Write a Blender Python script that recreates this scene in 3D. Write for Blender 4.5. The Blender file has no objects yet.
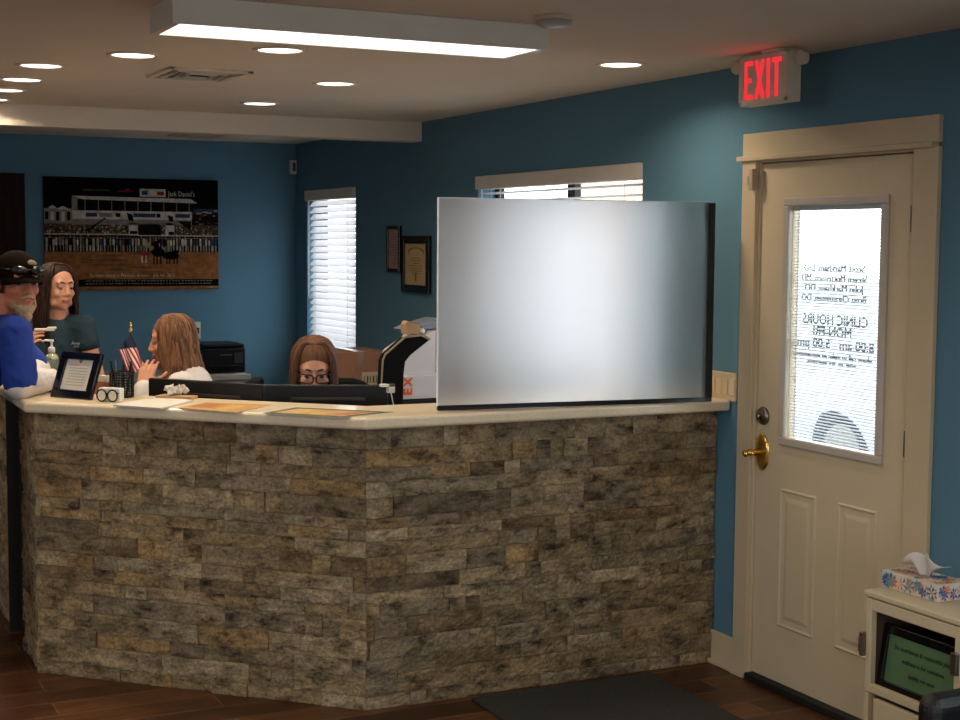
import bpy, math, random
from mathutils import Vector, Matrix, noise
random.seed(7)
PI = math.pi
S = bpy.context.scene
COL = S.collection
D = 3.461      # plane of the right wall
CZ = 2.417     # ceiling height
YB = 10.205    # back wall
ORG = {}

# ------------------------------------------------------------------ materials
MATS = {}
def lin(c):
    return tuple(((v/255)/12.92 if v/255 <= .04045 else ((v/255+.055)/1.055)**2.4) for v in c)
def mat(name, col, rough=.6, metal=0, noise_s=0, noise_a=.15, bump=0, bump_s=60, spec=.5, emit=0, trans=0, coat=0, sheen=0, ncol=None, stretch=None):
    if name in MATS: return MATS[name]
    m = bpy.data.materials.new(name); m.use_nodes = True
    nt = m.node_tree; b = nt.nodes['Principled BSDF']
    c = lin(col)
    b.inputs['Base Color'].default_value = (*c, 1)
    b.inputs['Roughness'].default_value = rough
    b.inputs['Metallic'].default_value = metal
    b.inputs['Specular IOR Level'].default_value = spec
    b.inputs['Transmission Weight'].default_value = trans
    b.inputs['Coat Weight'].default_value = coat
    if sheen: b.inputs['Sheen Weight'].default_value = sheen
    tc = nt.nodes.new('ShaderNodeTexCoord'); mp = nt.nodes.new('ShaderNodeMapping')
    nt.links.new(tc.outputs['Object'], mp.inputs[0])
    if stretch: mp.inputs['Scale'].default_value = stretch
    if emit:
        b.inputs['Emission Color'].default_value = (*c, 1); b.inputs['Emission Strength'].default_value = emit
    if noise_s:
        n = nt.nodes.new('ShaderNodeTexNoise'); n.inputs['Scale'].default_value = noise_s; n.inputs['Detail'].default_value = 5
        nt.links.new(mp.outputs[0], n.inputs['Vector'])
        r = nt.nodes.new('ShaderNodeValToRGB'); r.color_ramp.elements[0].position = .32; r.color_ramp.elements[1].position = .7
        c2 = lin(ncol) if ncol else tuple(v*(1-noise_a) for v in c)
        c3 = c if ncol else tuple(min(1, v*(1+noise_a)) for v in c)
        r.color_ramp.elements[0].color = (*c2, 1); r.color_ramp.elements[1].color = (*c3, 1)
        nt.links.new(n.outputs['Fac'], r.inputs[0]); nt.links.new(r.outputs[0], b.inputs['Base Color'])
    if bump:
        n2 = nt.nodes.new('ShaderNodeTexNoise'); n2.inputs['Scale'].default_value = bump_s; n2.inputs['Detail'].default_value = 4
        nt.links.new(mp.outputs[0], n2.inputs['Vector'])
        bp = nt.nodes.new('ShaderNodeBump'); bp.inputs['Strength'].default_value = bump; bp.inputs['Distance'].default_value = .01
        nt.links.new(n2.outputs['Fac'], bp.inputs['Height']); nt.links.new(bp.outputs[0], b.inputs['Normal'])
    MATS[name] = m
    return m

def mat_emit(name, col, strength):
    m = bpy.data.materials.new(name); m.use_nodes = True; nt = m.node_tree
    nt.nodes.remove(nt.nodes['Principled BSDF'])
    e = nt.nodes.new('ShaderNodeEmission'); e.inputs[0].default_value = (*col, 1); e.inputs[1].default_value = strength
    nt.links.new(e.outputs[0], nt.nodes['Material Output'].inputs[0]); MATS[name] = m
    return m

M_wall = mat('teal_wall_paint', (92, 132, 154), .75, noise_s=1.5, noise_a=.05, bump=.25, bump_s=180, spec=.25)
M_ceil = mat('ceiling_paint', (232, 217, 198), .9, noise_s=2, noise_a=.03, bump=.25, bump_s=120, spec=.2)
M_trim = mat('cream_trim_paint', (206, 188, 156), .45, noise_s=6, noise_a=.03, bump=.06, bump_s=80)
M_door = mat('cream_door_paint', (214, 197, 166), .4, noise_s=5, noise_a=.03, bump=.12, bump_s=150)
M_white = mat('white_plastic', (222, 220, 214), .45, noise_s=8, noise_a=.03)
M_grey = mat('grey_plastic', (120, 120, 120), .5, noise_s=8, noise_a=.05)
M_black = mat('black_plastic', (8, 8, 9), .45, spec=.3, noise_s=10, noise_a=.15, bump=.1, bump_s=400)
M_blacksoft = mat('black_fabric', (10, 10, 11), .9, spec=.2, noise_s=60, noise_a=.3, bump=.4, bump_s=500)
M_blackgloss = mat('black_lacquer', (8, 8, 9), .22)
M_brass = mat('polished_brass', (236, 196, 110), .2, metal=1, noise_s=20, noise_a=.06)
M_steel = mat('brushed_steel', (140, 134, 124), .3, metal=1, noise_s=30, noise_a=.1)
M_darkwood = mat('dark_wood', (46, 22, 13), .6, noise_s=5, ncol=(24, 12, 8), stretch=(8, 8, .7), bump=.15, bump_s=40, spec=.12)
M_card = mat('cardboard', (128, 88, 62), .85, noise_s=12, noise_a=.08, bump=.1, bump_s=150)
M_cardlight = mat('light_cardboard', (176, 142, 104), .85, noise_s=12, noise_a=.08)
M_paper = mat('white_paper', (204, 199, 190), .8, noise_s=9, noise_a=.02)
M_paperold = mat('aged_paper', (190, 165, 120), .8, noise_s=14, noise_a=.08)
M_ink = mat('dark_ink', (45, 42, 40), .7, noise_s=30, noise_a=.1)
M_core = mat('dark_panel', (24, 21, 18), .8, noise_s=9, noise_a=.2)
M_laminate = mat('grey_laminate', (176, 172, 164), .5, noise_s=40, noise_a=.04)
M_counter = mat('cream_solid_surface', (226, 208, 178), .28, noise_s=90, noise_a=.05, coat=.2)
M_mat = mat('charcoal_mat', (62, 63, 60), .95, noise_s=180, noise_a=.35, bump=.8, bump_s=700)
M_rubber = mat('black_rubber', (14, 14, 14), .7, noise_s=30, noise_a=.2)

def mat_stone():
    m = bpy.data.materials.new('split_travertine'); m.use_nodes = True; nt = m.node_tree; b = nt.nodes['Principled BSDF']
    N = nt.nodes.new; L = nt.links.new
    tc = N('ShaderNodeTexCoord'); g = N('ShaderNodeNewGeometry')
    # shift the pattern stone by stone
    off = N('ShaderNodeVectorMath'); off.operation = 'SCALE'
    cmb = N('ShaderNodeCombineXYZ')
    for i in range(3): L(g.outputs['Random Per Island'], cmb.inputs[i])
    L(cmb.outputs[0], off.inputs[0]); off.inputs['Scale'].default_value = 37
    add = N('ShaderNodeVectorMath'); add.operation = 'ADD'; L(tc.outputs['Object'], add.inputs[0]); L(off.outputs[0], add.inputs[1])
    base = N('ShaderNodeValToRGB'); cr = base.color_ramp; cr.interpolation = 'LINEAR'
    cols = [(0, (142, 128, 106)), (.14, (180, 158, 122)), (.28, (154, 141, 121)), (.42, (196, 177, 145)), (.55, (162, 141, 108)), (.68, (174, 160, 138)), (.8, (184, 154, 110)), (.9, (124, 110, 92)), (1, (202, 184, 154))]
    while len(cr.elements) < len(cols): cr.elements.new(.5)
    for e, (p, c) in zip(cr.elements, cols): e.position = p; e.color = (*lin(c), 1)
    L(g.outputs['Random Per Island'], base.inputs[0])
    # big mottling
    n1 = N('ShaderNodeTexNoise'); n1.inputs['Scale'].default_value = 9; n1.inputs['Detail'].default_value = 8; n1.inputs['Roughness'].default_value = .7
    mp = N('ShaderNodeMapping'); mp.inputs['Scale'].default_value = (1, 1, 2.1); L(add.outputs[0], mp.inputs[0]); L(mp.outputs[0], n1.inputs['Vector'])
    r1 = N('ShaderNodeValToRGB'); r1.color_ramp.elements[0].position = .33; r1.color_ramp.elements[0].color = (.15, .13, .11, 1)
    r1.color_ramp.elements[1].position = .66; r1.color_ramp.elements[1].color = (1.42, 1.37, 1.29, 1)
    e = r1.color_ramp.elements.new(.47); e.color = (.8, .77, .71, 1)
    L(n1.outputs['Fac'], r1.inputs[0])
    mx = N('ShaderNodeMix'); mx.data_type = 'RGBA'; mx.blend_type = 'MULTIPLY'; mx.inputs['Factor'].default_value = 1
    L(base.outputs[0], mx.inputs['A']); L(r1.outputs[0], mx.inputs['B'])
    # fine grain
    n2 = N('ShaderNodeTexNoise'); n2.inputs['Scale'].default_value = 70; n2.inputs['Detail'].default_value = 6; n2.inputs['Roughness'].default_value = .75
    L(add.outputs[0], n2.inputs['Vector'])
    r2 = N('ShaderNodeValToRGB'); r2.color_ramp.elements[0].position = .4; r2.color_ramp.elements[0].color = (.3, .27, .25, 1)
    r2.color_ramp.elements[1].position = .56; r2.color_ramp.elements[1].color = (1.12, 1.1, 1.06, 1)
    L(n2.outputs['Fac'], r2.inputs[0])
    mx2 = N('ShaderNodeMix'); mx2.data_type = 'RGBA'; mx2.blend_type = 'MULTIPLY'; mx2.inputs['Factor'].default_value = .5
    L(mx.outputs['Result'], mx2.inputs['A']); L(r2.outputs[0], mx2.inputs['B'])
    L(mx2.outputs['Result'], b.inputs['Base Color'])
    b.inputs['Roughness'].default_value = .8; b.inputs['Specular IOR Level'].default_value = .3
    bp = N('ShaderNodeBump'); bp.inputs['Strength'].default_value = 1; bp.inputs['Distance'].default_value = .01
    L(n2.outputs['Fac'], bp.inputs['Height'])
    bp2 = N('ShaderNodeBump'); bp2.inputs['Strength'].default_value = .8; bp2.inputs['Distance'].default_value = .02
    L(n1.outputs['Fac'], bp2.inputs['Height']); L(bp.outputs[0], bp2.inputs['Normal']); L(bp2.outputs[0], b.inputs['Normal'])
    return m
M_stone = mat_stone()

def mat_floor():
    m = bpy.data.materials.new('wood_look_tile'); m.use_nodes = True; nt = m.node_tree; b = nt.nodes['Principled BSDF']
    N = nt.nodes.new; L = nt.links.new
    tc = N('ShaderNodeTexCoord')
    br = N('ShaderNodeTexBrick'); br.offset = .37; br.inputs['Scale'].default_value = 1
    br.inputs['Brick Width'].default_value = .9; br.inputs['Row Height'].default_value = .152
    br.inputs['Mortar Size'].default_value = .004; br.inputs['Mortar Smooth'].default_value = .1; br.inputs['Bias'].default_value = 0
    br.inputs['Color1'].default_value = (*lin((112, 70, 40)), 1); br.inputs['Color2'].default_value = (*lin((66, 38, 21)), 1)
    br.inputs['Mortar'].default_value = (*lin((122, 94, 70)), 1)
    L(tc.outputs['Object'], br.inputs['Vector'])
    mp = N('ShaderNodeMapping'); mp.inputs['Scale'].default_value = (1.2, 16, 1); L(tc.outputs['Object'], mp.inputs[0])
    n = N('ShaderNodeTexNoise'); n.inputs['Scale'].default_value = 2.2; n.inputs['Detail'].default_value = 8; n.inputs['Roughness'].default_value = .65; L(mp.outputs[0], n.inputs['Vector'])
    r = N('ShaderNodeValToRGB'); r.color_ramp.elements[0].position = .3; r.color_ramp.elements[0].color = (.35, .3, .27, 1); r.color_ramp.elements[1].position = .68; r.color_ramp.elements[1].color = (1.25, 1.2, 1.15, 1)
    L(n.outputs['Fac'], r.inputs[0])
    mx = N('ShaderNodeMix'); mx.data_type = 'RGBA'; mx.blend_type = 'MULTIPLY'; mx.inputs['Factor'].default_value = 1
    L(br.outputs['Color'], mx.inputs['A']); L(r.outputs[0], mx.inputs['B']); L(mx.outputs['Result'], b.inputs['Base Color'])
    b.inputs['Roughness'].default_value = .38; b.inputs['Specular IOR Level'].default_value = .4
    bp = N('ShaderNodeBump'); bp.inputs['Strength'].default_value = .3; bp.inputs['Distance'].default_value = .003; bp.invert = True
    L(br.outputs['Fac'], bp.inputs['Height']); L(bp.outputs[0], b.inputs['Normal'])
    return m
M_floor = mat_floor()

def mat_mix_translucent(name, col, f=.4, rough=.6):
    m = bpy.data.materials.new(name); m.use_nodes = True; nt = m.node_tree; b = nt.nodes['Principled BSDF']
    b.inputs['Base Color'].default_value = (*lin(col), 1); b.inputs['Roughness'].default_value = rough
    t = nt.nodes.new('ShaderNodeBsdfTranslucent'); t.inputs[0].default_value = (*lin(col), 1)
    x = nt.nodes.new('ShaderNodeMixShader'); x.inputs[0].default_value = f
    nt.links.new(b.outputs[0], x.inputs[1]); nt.links.new(t.outputs[0], x.inputs[2]); nt.links.new(x.outputs[0], nt.nodes['Material Output'].inputs[0])
    MATS[name] = m
    return m
M_slat = mat_mix_translucent('blind_slat', (238, 236, 236), .75)

def mat_clear(name, tint=(1, 1, 1), gloss=.06):
    m = bpy.data.materials.new(name); m.use_nodes = True; nt = m.node_tree; nt.nodes.remove(nt.nodes['Principled BSDF'])
    t = nt.nodes.new('ShaderNodeBsdfTransparent'); t.inputs[0].default_value = (*tint, 1)
    g = nt.nodes.new('ShaderNodeBsdfGlossy'); g.inputs['Roughness'].default_value = .03
    x = nt.nodes.new('ShaderNodeMixShader'); x.inputs[0].default_value = gloss
    nt.links.new(t.outputs[0], x.inputs[1]); nt.links.new(g.outputs[0], x.inputs[2]); nt.links.new(x.outputs[0], nt.nodes['Material Output'].inputs[0])
    MATS[name] = m
    return m
M_glass = mat_clear('window_glass', (.95, .97, .97))
M_clearback = bpy.data.materials.new('acrylic_back'); M_clearback.use_nodes = True
_n = M_clearback.node_tree; _n.nodes.remove(_n.nodes['Principled BSDF']); _r = _n.nodes.new('ShaderNodeBsdfRefraction'); _r.inputs['Color'].default_value = (.97, .99, 1, 1); _r.inputs['Roughness'].default_value = .25; _r.inputs['IOR'].default_value = 1.45
_n.links.new(_r.outputs[0], _n.nodes['Material Output'].inputs[0])

def mat_frost():
    m = bpy.data.materials.new('frosted_acrylic'); m.use_nodes = True; nt = m.node_tree; nt.nodes.remove(nt.nodes['Principled BSDF'])
    t = nt.nodes.new('ShaderNodeBsdfTranslucent'); t.inputs[0].default_value = (.93, .97, 1, 1)
    r = nt.nodes.new('ShaderNodeBsdfRefraction'); r.inputs['Color'].default_value = (.95, .97, 1, 1); r.inputs['Roughness'].default_value = .62; r.inputs['IOR'].default_value = 1.45
    d = nt.nodes.new('ShaderNodeBsdfPrincipled'); d.inputs['Base Color'].default_value = (.75, .8, .8, 1); d.inputs['Roughness'].default_value = .3
    x = nt.nodes.new('ShaderNodeMixShader'); x.inputs[0].default_value = FROST[0]
    y = nt.nodes.new('ShaderNodeMixShader'); y.inputs[0].default_value = FROST[1]
    L = nt.links.new
    L(r.outputs[0], x.inputs[1]); L(t.outputs[0], x.inputs[2]); L(x.outputs[0], y.inputs[1]); L(d.outputs[0], y.inputs[2]); gl = nt.nodes.new('ShaderNodeBsdfGlossy'); gl.inputs['Roughness'].default_value = .4; w = nt.nodes.new('ShaderNodeMixShader'); w.inputs[0].default_value = .07
    L(y.outputs[0], w.inputs[1]); L(gl.outputs[0], w.inputs[2]); L(w.outputs[0], nt.nodes['Material Output'].inputs[0])
    MATS['frosted_acrylic'] = m
    return m
FROST = (.35, .04)
M_frost = mat_frost()

# ------------------------------------------------------------------ mesh helpers
class MB:
    def __init__(s): s.v = []; s.f = []; s.m = []; s.sm = []; s.cur = 0; s.smooth = False
    def add(s, vs, fs):
        o = len(s.v); s.v += [Vector(p) for p in vs]
        for f in fs: s.f.append([o+i for i in f]); s.m.append(s.cur); s.sm.append(s.smooth)
        return s
    def box(s, x0, x1, y0, y1, z0, z1):
        x0, x1 = min(x0, x1), max(x0, x1); y0, y1 = min(y0, y1), max(y0, y1); z0, z1 = min(z0, z1), max(z0, z1)
        return s.add([(x0,y0,z0),(x1,y0,z0),(x1,y1,z0),(x0,y1,z0),(x0,y0,z1),(x1,y0,z1),(x1,y1,z1),(x0,y1,z1)],
                     [(0,3,2,1),(4,5,6,7),(0,1,5,4),(1,2,6,5),(2,3,7,6),(3,0,4,7)])
    def obox(s, c, size, M=None):
        M = M or Matrix.Identity(3); hx, hy, hz = [v/2 for v in size]
        P = [Vector(c)+M @ Vector(p) for p in [(-hx,-hy,-hz),(hx,-hy,-hz),(hx,hy,-hz),(-hx,hy,-hz),(-hx,-hy,hz),(hx,-hy,hz),(hx,hy,hz),(-hx,hy,hz)]]
        return s.add(P, [(0,3,2,1),(4,5,6,7),(0,1,5,4),(1,2,6,5),(2,3,7,6),(3,0,4,7)])
    def tube(s, pts, rads, seg=12, cap=True):
        pts = [Vector(p) for p in pts]
        if not hasattr(rads, '__len__'): rads = [rads]*len(pts)
        n = len(pts); vs = []; fs = []
        up = None
        for i, p in enumerate(pts):
            t = (pts[min(i+1, n-1)]-pts[max(i-1, 0)])
            t = t.normalized() if t.length > 1e-9 else Vector((0,0,1))
            if up is None:
                up = Vector((0,0,1)) if abs(t.z) < .9 else Vector((1,0,0))
            a = t.cross(up)
            if a.length < 1e-6: a = t.cross(Vector((0,1,0)))
            a.normalize(); b = a.cross(t).normalized(); up = b
            for k in range(seg):
                an = 2*PI*k/seg
                vs.append(p+(a*math.cos(an)+b*math.sin(an))*rads[i])
        for i in range(n-1):
            for k in range(seg):
                k2 = (k+1) % seg
                fs.append((i*seg+k, (i+1)*seg+k, (i+1)*seg+k2, i*seg+k2))
        if cap:
            fs.append(tuple(range(seg))); fs.append(tuple((n-1)*seg+k for k in reversed(range(seg))))
        return s.add(vs, fs)
    def cyl(s, p0, p1, r0, r1=None, seg=20): return s.tube([p0, p1], [r0, r0 if r1 is None else r1], seg)
    def lathe(s, prof, c=(0,0,0), seg=24, axis='z'):
        c = Vector(c); vs = []; fs = []; n = len(prof)
        for r, h in prof:
            for k in range(seg):
                a = 2*PI*k/seg; p = (r*math.cos(a), r*math.sin(a), h)
                if axis == 'x': p = (p[2], p[0], p[1])
                if axis == 'y': p = (p[1], p[2], p[0])
                vs.append(c+Vector(p))
        for i in range(n-1):
            for k in range(seg):
                k2 = (k+1) % seg
                fs.append((i*seg+k, i*seg+k2, (i+1)*seg+k2, (i+1)*seg+k))
        fs.append(tuple(reversed(range(seg)))); fs.append(tuple((n-1)*seg+k for k in range(seg)))
        return s.add(vs, fs)
    def ell(s, c, r, M=None, seg=20, rings=12):
        M = M or Matrix.Identity(3); c = Vector(c); vs = []; fs = []
        if not hasattr(r, '__len__'): r = (r, r, r)
        vs.append(c+M @ Vector((0,0,-r[2])))
        for i in range(1, rings):
            th = -PI/2+PI*i/rings
            for k in range(seg):
                a = 2*PI*k/seg
                vs.append(c+M @ Vector((r[0]*math.cos(th)*math.cos(a), r[1]*math.cos(th)*math.sin(a), r[2]*math.sin(th))))
        vs.append(c+M @ Vector((0,0,r[2]))); top = len(vs)-1
        for k in range(seg):
            k2 = (k+1) % seg
            fs.append((0, 1+k2, 1+k)); fs.append((top, 1+(rings-2)*seg+k, 1+(rings-2)*seg+k2))
            for i in range(rings-2):
                fs.append((1+i*seg+k, 1+i*seg+k2, 1+(i+1)*seg+k2, 1+(i+1)*seg+k))
        return s.add(vs, fs)
    def cap_(s, p0, p1, r0, r1, seg=14):   # tapered capsule as one closed solid
        p0, p1 = Vector(p0), Vector(p1); d = (p1-p0).normalized(); pts = []; rs = []
        for i in range(5):
            a = PI/2*(1-i/4*.94); pts.append(p0-d*r0*math.sin(a)); rs.append(max(r0*math.cos(a), 1e-4))
        for i in range(5):
            a = PI/2*(.06+i/4*.94); pts.append(p1+d*r1*math.sin(a)); rs.append(max(r1*math.cos(a), 1e-4))
        return s.tube(pts, rs, seg)
    def prism(s, poly, z0, z1):   # xy polygon, CCW
        n = len(poly)
        vs = [(p[0], p[1], z0) for p in poly]+[(p[0], p[1], z1) for p in poly]
        fs = [tuple(reversed(range(n))), tuple(range(n, 2*n))]+[(i, (i+1) % n, n+(i+1) % n, n+i) for i in range(n)]
        return s.add(vs, fs)
    def xf(s, M):
        s.v = [M @ p for p in s.v]; return s
    def build(s, name, mats, parent=None, bevel=0, segs=2, sub=0, smooth=None, origin=None, weld=False):
        if not hasattr(mats, '__len__'): mats = [mats]
        if parent is not None: o = ORG[parent.name]
        elif origin is not None: o = Vector(origin)
        else:
            xs = [p.x for p in s.v]; ys = [p.y for p in s.v]; zs = [p.z for p in s.v]
            o = Vector(((min(xs)+max(xs))/2, (min(ys)+max(ys))/2, min(zs)))
        me = bpy.data.meshes.new(name)
        me.from_pydata([tuple(p-o) for p in s.v], [], s.f); me.validate()
        if len(me.polygons) == len(s.f):
            me.polygons.foreach_set('material_index', s.m)
            me.polygons.foreach_set('use_smooth', [bool(x) if smooth is None else smooth for x in s.sm])
        for m in mats: me.materials.append(m)
        ob = bpy.data.objects.new(name, me); COL.objects.link(ob)
        if parent is not None: ob.parent = parent
        else: ob.location = o
        ORG[ob.name] = o
        if bevel:
            md = ob.modifiers.new('bevel', 'BEVEL'); md.width = bevel; md.segments = segs; md.limit_method = 'ANGLE'; md.angle_limit = math.radians(40)
            md.harden_normals = False
        if sub:
            md = ob.modifiers.new('sub', 'SUBSURF'); md.levels = sub; md.render_levels = sub
        return ob

def tag(o, label=None, cat=None, group=None, kind=None):
    if label: o['label'] = label
    if cat: o['category'] = cat
    if group: o['group'] = group
    if kind: o['kind'] = kind
    return o
def empty(name, loc, label=None, cat=None, group=None, kind=None):
    o = bpy.data.objects.new(name, None); COL.objects.link(o); o.location = loc; o.empty_display_size = .05
    ORG[o.name] = Vector(loc)
    return tag(o, label, cat, group, kind)
def children(o): return [c for c in COL.objects if c.parent == o]
def dup(root, delta, label=None, group=None):
    def cp(o, par):
        c = o.copy(); COL.objects.link(c); c.parent = par; ORG[c.name] = ORG.get(o.name, Vector((0,0,0)))+Vector(delta)
        for ch in children(o): cp(ch, c)
        return c
    r = cp(root, None); r.location = root.location+Vector(delta)
    if label: r['label'] = label
    if group: r['group'] = group
    return r
def struct(o): o['kind'] = 'structure'; return o

def text_polys(body, size, align='CENTER', bold=0, res=2):
    cu = bpy.data.curves.new('t', 'FONT'); cu.body = body; cu.size = size; cu.align_x = align; cu.align_y = 'CENTER'
    cu.offset = bold; cu.resolution_u = res
    ob = bpy.data.objects.new('t', cu); COL.objects.link(ob)
    dg = bpy.context.evaluated_depsgraph_get(); me = bpy.data.meshes.new_from_object(ob.evaluated_get(dg))
    vs = [v.co.copy() for v in me.vertices]; fs = [tuple(p.vertices) for p in me.polygons]
    bpy.data.objects.remove(ob); bpy.data.curves.remove(cu); bpy.data.meshes.remove(me)
    return vs, fs
def put_text(mb, body, size, O, U, V, align='CENTER', bold=0, sx=1):
    vs, fs = text_polys(body, size, align, bold)
    O, U, V = Vector(O), Vector(U), Vector(V)
    mb.add([O+U*(p.x*sx)+V*p.y for p in vs], fs)

def remesh(mb, voxel, smooth=4):
    me = bpy.data.meshes.new('r'); me.from_pydata([tuple(p) for p in mb.v], [], mb.f)
    ob = bpy.data.objects.new('r', me); COL.objects.link(ob)
    md = ob.modifiers.new('r', 'REMESH'); md.mode = 'VOXEL'; md.voxel_size = voxel; md.adaptivity = 0
    if smooth:
        ms = ob.modifiers.new('s', 'SMOOTH'); ms.factor = .5; ms.iterations = smooth
    dg = bpy.context.evaluated_depsgraph_get(); e = bpy.data.meshes.new_from_object(ob.evaluated_get(dg))
    out = MB(); out.v = [v.co.copy() for v in e.vertices]; out.f = [list(p.vertices) for p in e.polygons]
    out.m = [0]*len(out.f); out.sm = [True]*len(out.f)
    bpy.data.objects.remove(ob); bpy.data.meshes.remove(me); bpy.data.meshes.remove(e)
    return out

# ------------------------------------------------------------------ shell
X0, Y0 = -3.4, -2.2
WT = .16
struct(MB().box(X0-WT, D+WT, Y0-WT, YB+WT, -.12, 0).build('floor', M_floor, origin=(0,0,0)))
struct(MB().box(X0-WT, D+WT, Y0-WT, YB+WT, CZ, CZ+.12).build('ceiling', M_ceil))
DY0, DY1, DZ = 3.783, 4.657, 2.045     # door opening
W1 = (9.0, 9.962, .95, 2.07)           # small window
W2 = (5.502, 7.16, .95, 2.07)          # wide window
W_FILL = (.9, 2.5, .95, 2.07)              # waiting room window, unseen, added to light the panel and stone
def wall_x(name, x0, x1, y0, y1, openings, m):
    mb = MB(); ys = [y0]
    for a in sorted(openings): ys += [a[0], a[1]]
    ys.append(y1); sp = sorted(openings)
    for i in range(0, len(ys), 2): mb.box(x0, x1, ys[i], ys[i+1], 0, CZ)
    for a in sp:
        if a[2] > 0: mb.box(x0, x1, a[0], a[1], 0, a[2])
        mb.box(x0, x1, a[0], a[1], a[3], CZ)
    return struct(mb.build(name, m))
wall_x('wall_right', D, D+WT, Y0, YB+WT, [(DY0, DY1, 0, DZ), W1, W2, W_FILL], M_wall)
wall_x('wall_left', X0-WT, X0, Y0, YB+WT, [(2.2, 4.0, .9, 2.0)], M_wall)
struct(MB().box(X0, D, YB, YB+WT, 0, CZ).build('wall_back', M_wall))
mb = MB(); fo = (-1.6, 1.4, .5, 2.1)
mb.box(X0, fo[0], Y0-WT, Y0, 0, CZ); mb.box(fo[1], D, Y0-WT, Y0, 0, CZ); mb.box(fo[0], fo[1], Y0-WT, Y0, 0, fo[2]); mb.box(fo[0], fo[1], Y0-WT, Y0, fo[3], CZ)
struct(mb.build('wall_front', M_wall))
# beam below the ceiling
struct(MB().box(X0, D, 7.92, 8.06, 2.304, CZ).build('trim_1', M_ceil, bevel=.004))
# baseboards
mb = MB()
for a, b in ((DY1+.085, 4.93), (Y0, DY0-.112), (4.93, YB)):
    mb.box(D-.014, D, a, b, 0, .137); mb.box(D-.028, D-.014, a, b, 0, .02)
struct(mb.build('baseboard_right', M_trim, bevel=.004))
mb = MB().box(1.66, D-.014, YB-.014, YB, 0, .137).box(1.66, D-.014, YB-.028, YB-.014, 0, .02)
struct(mb.build('baseboard_back', M_trim, bevel=.004))

# ------------------------------------------------------------------ windows with blinds
def window_x(n, W, ymull, tilt, label_parent=True):
    y0, y1, z0, z1 = W
    w = empty('window_%d' % n, (D, (y0+y1)/2, z0), kind='structure')
    f = MB(); xo = D+WT; fw = .045
    x0, x1 = D+.1, D+.14
    f.box(x0, x1, y0, y0+fw, z0, z1).box(x0, x1, y1-fw, y1, z0, z1).box(x0, x1, y0+fw, y1-fw, z0, z0+fw).box(x0, x1, y0+fw, y1-fw, z1-fw, z1)
    for ym in ymull: f.box(x0, x1, ym-.035, ym+.035, z0+fw, z1-fw)
    f.box(x0+.005, x1-.005, y0+fw, y1-fw, (z0+z1)/2-.02, (z0+z1)/2+.02)
    f.build('window_frame', M_black, w, bevel=.003)
    MB().box(D+.118, D+.122, y0+fw, y1-fw, z0+fw, z1-fw).build('pane', M_glass, w)
    MB().box(D-.03, D+.1, y0-.02, y1+.02, z0-.025, z0).build('window_sill', M_trim, w, bevel=.004)
    b = empty('window_blind', (D+.03, (y0+y1)/2, z0))
    return w
def blind(W, tilt, label, group, zlow):
    y0, y1, z0, z1 = W; y0 += .006; y1 -= .006
    b = empty('window_blind', (D+.03, (y0+y1)/2, zlow), label, 'blind', group)
    MB().box(D-.022, D+.05, y0-.004, y1+.004, z1-.068, z1+.003).build('valance', mat('blind_valance', (222, 212, 200), .5, noise_s=8, noise_a=.04), b, bevel=.004)
    sl = MB(); zz = z1-.09
    c, s_ = math.cos(tilt), math.sin(tilt)
    while zz > zlow+.03:
        h = .025
        dx, dz = h*c, h*s_
        sl.obox((D+.03, (y0+y1)/2, zz), (.05, y1-y0-.01, .003), Matrix.Rotation(tilt, 3, 'Y')); zz -= .046
    sl.build('slats', M_slat, b)
    MB().box(D+.008, D+.052, y0+.002, y1-.002, zlow, zlow+.022).build('bottom_rail', M_white, b, bevel=.003)
    for yy in (y0+.15, y1-.15) if y1-y0 < 1.2 else (y0+.15, (y0+y1)/2, y1-.15):
        for xx in (D+.004, D+.056): MB().cyl((xx, yy, zlow), (xx, yy, z1-.07), .0012, seg=5).build('ladder_cord', M_white, b)
    MB().cyl((D-.012, y1-.06, z1-.75), (D-.01, y1-.06, z1-.06), .004, seg=8).build('tilt_wand', M_white, b)
    return b
def window_only(n, W, ym):
    y0, y1, z0, z1 = W
    w = empty('window_%d' % n, (D, (y0+y1)/2, z0), kind='structure')
    f = MB(); fw = .045; x0, x1 = D+.1, D+.14
    f.box(x0, x1, y0, y0+fw, z0, z1).box(x0, x1, y1-fw, y1, z0, z1).box(x0, x1, y0+fw, y1-fw, z0, z0+fw).box(x0, x1, y0+fw, y1-fw, z1-fw, z1)
    for m in ym: f.box(x0, x1, m-.035, m+.035, z0+fw, z1-fw)
    f.build('window_frame', M_black, w, bevel=.003)
    MB().box(D+.118, D+.122, y0+fw, y1-fw, z0+fw, z1-fw).build('pane', M_glass, w)
    MB().box(D-.02, D+.1, y0, y1, z0-.025, z0).build('window_sill', M_trim, w, bevel=.004)
window_only(1, W1, [])
window_only(2, W2, [6.32])
window_only(5, W_FILL, [1.7])
blind(W1, math.radians(-50), 'white horizontal slat blind on the narrow window near the far corner', 'white slat blinds', .965)
blind(W2, math.radians(6), 'white slat blind of the wide window behind the frosted panel', 'white slat blinds', .965)
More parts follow.
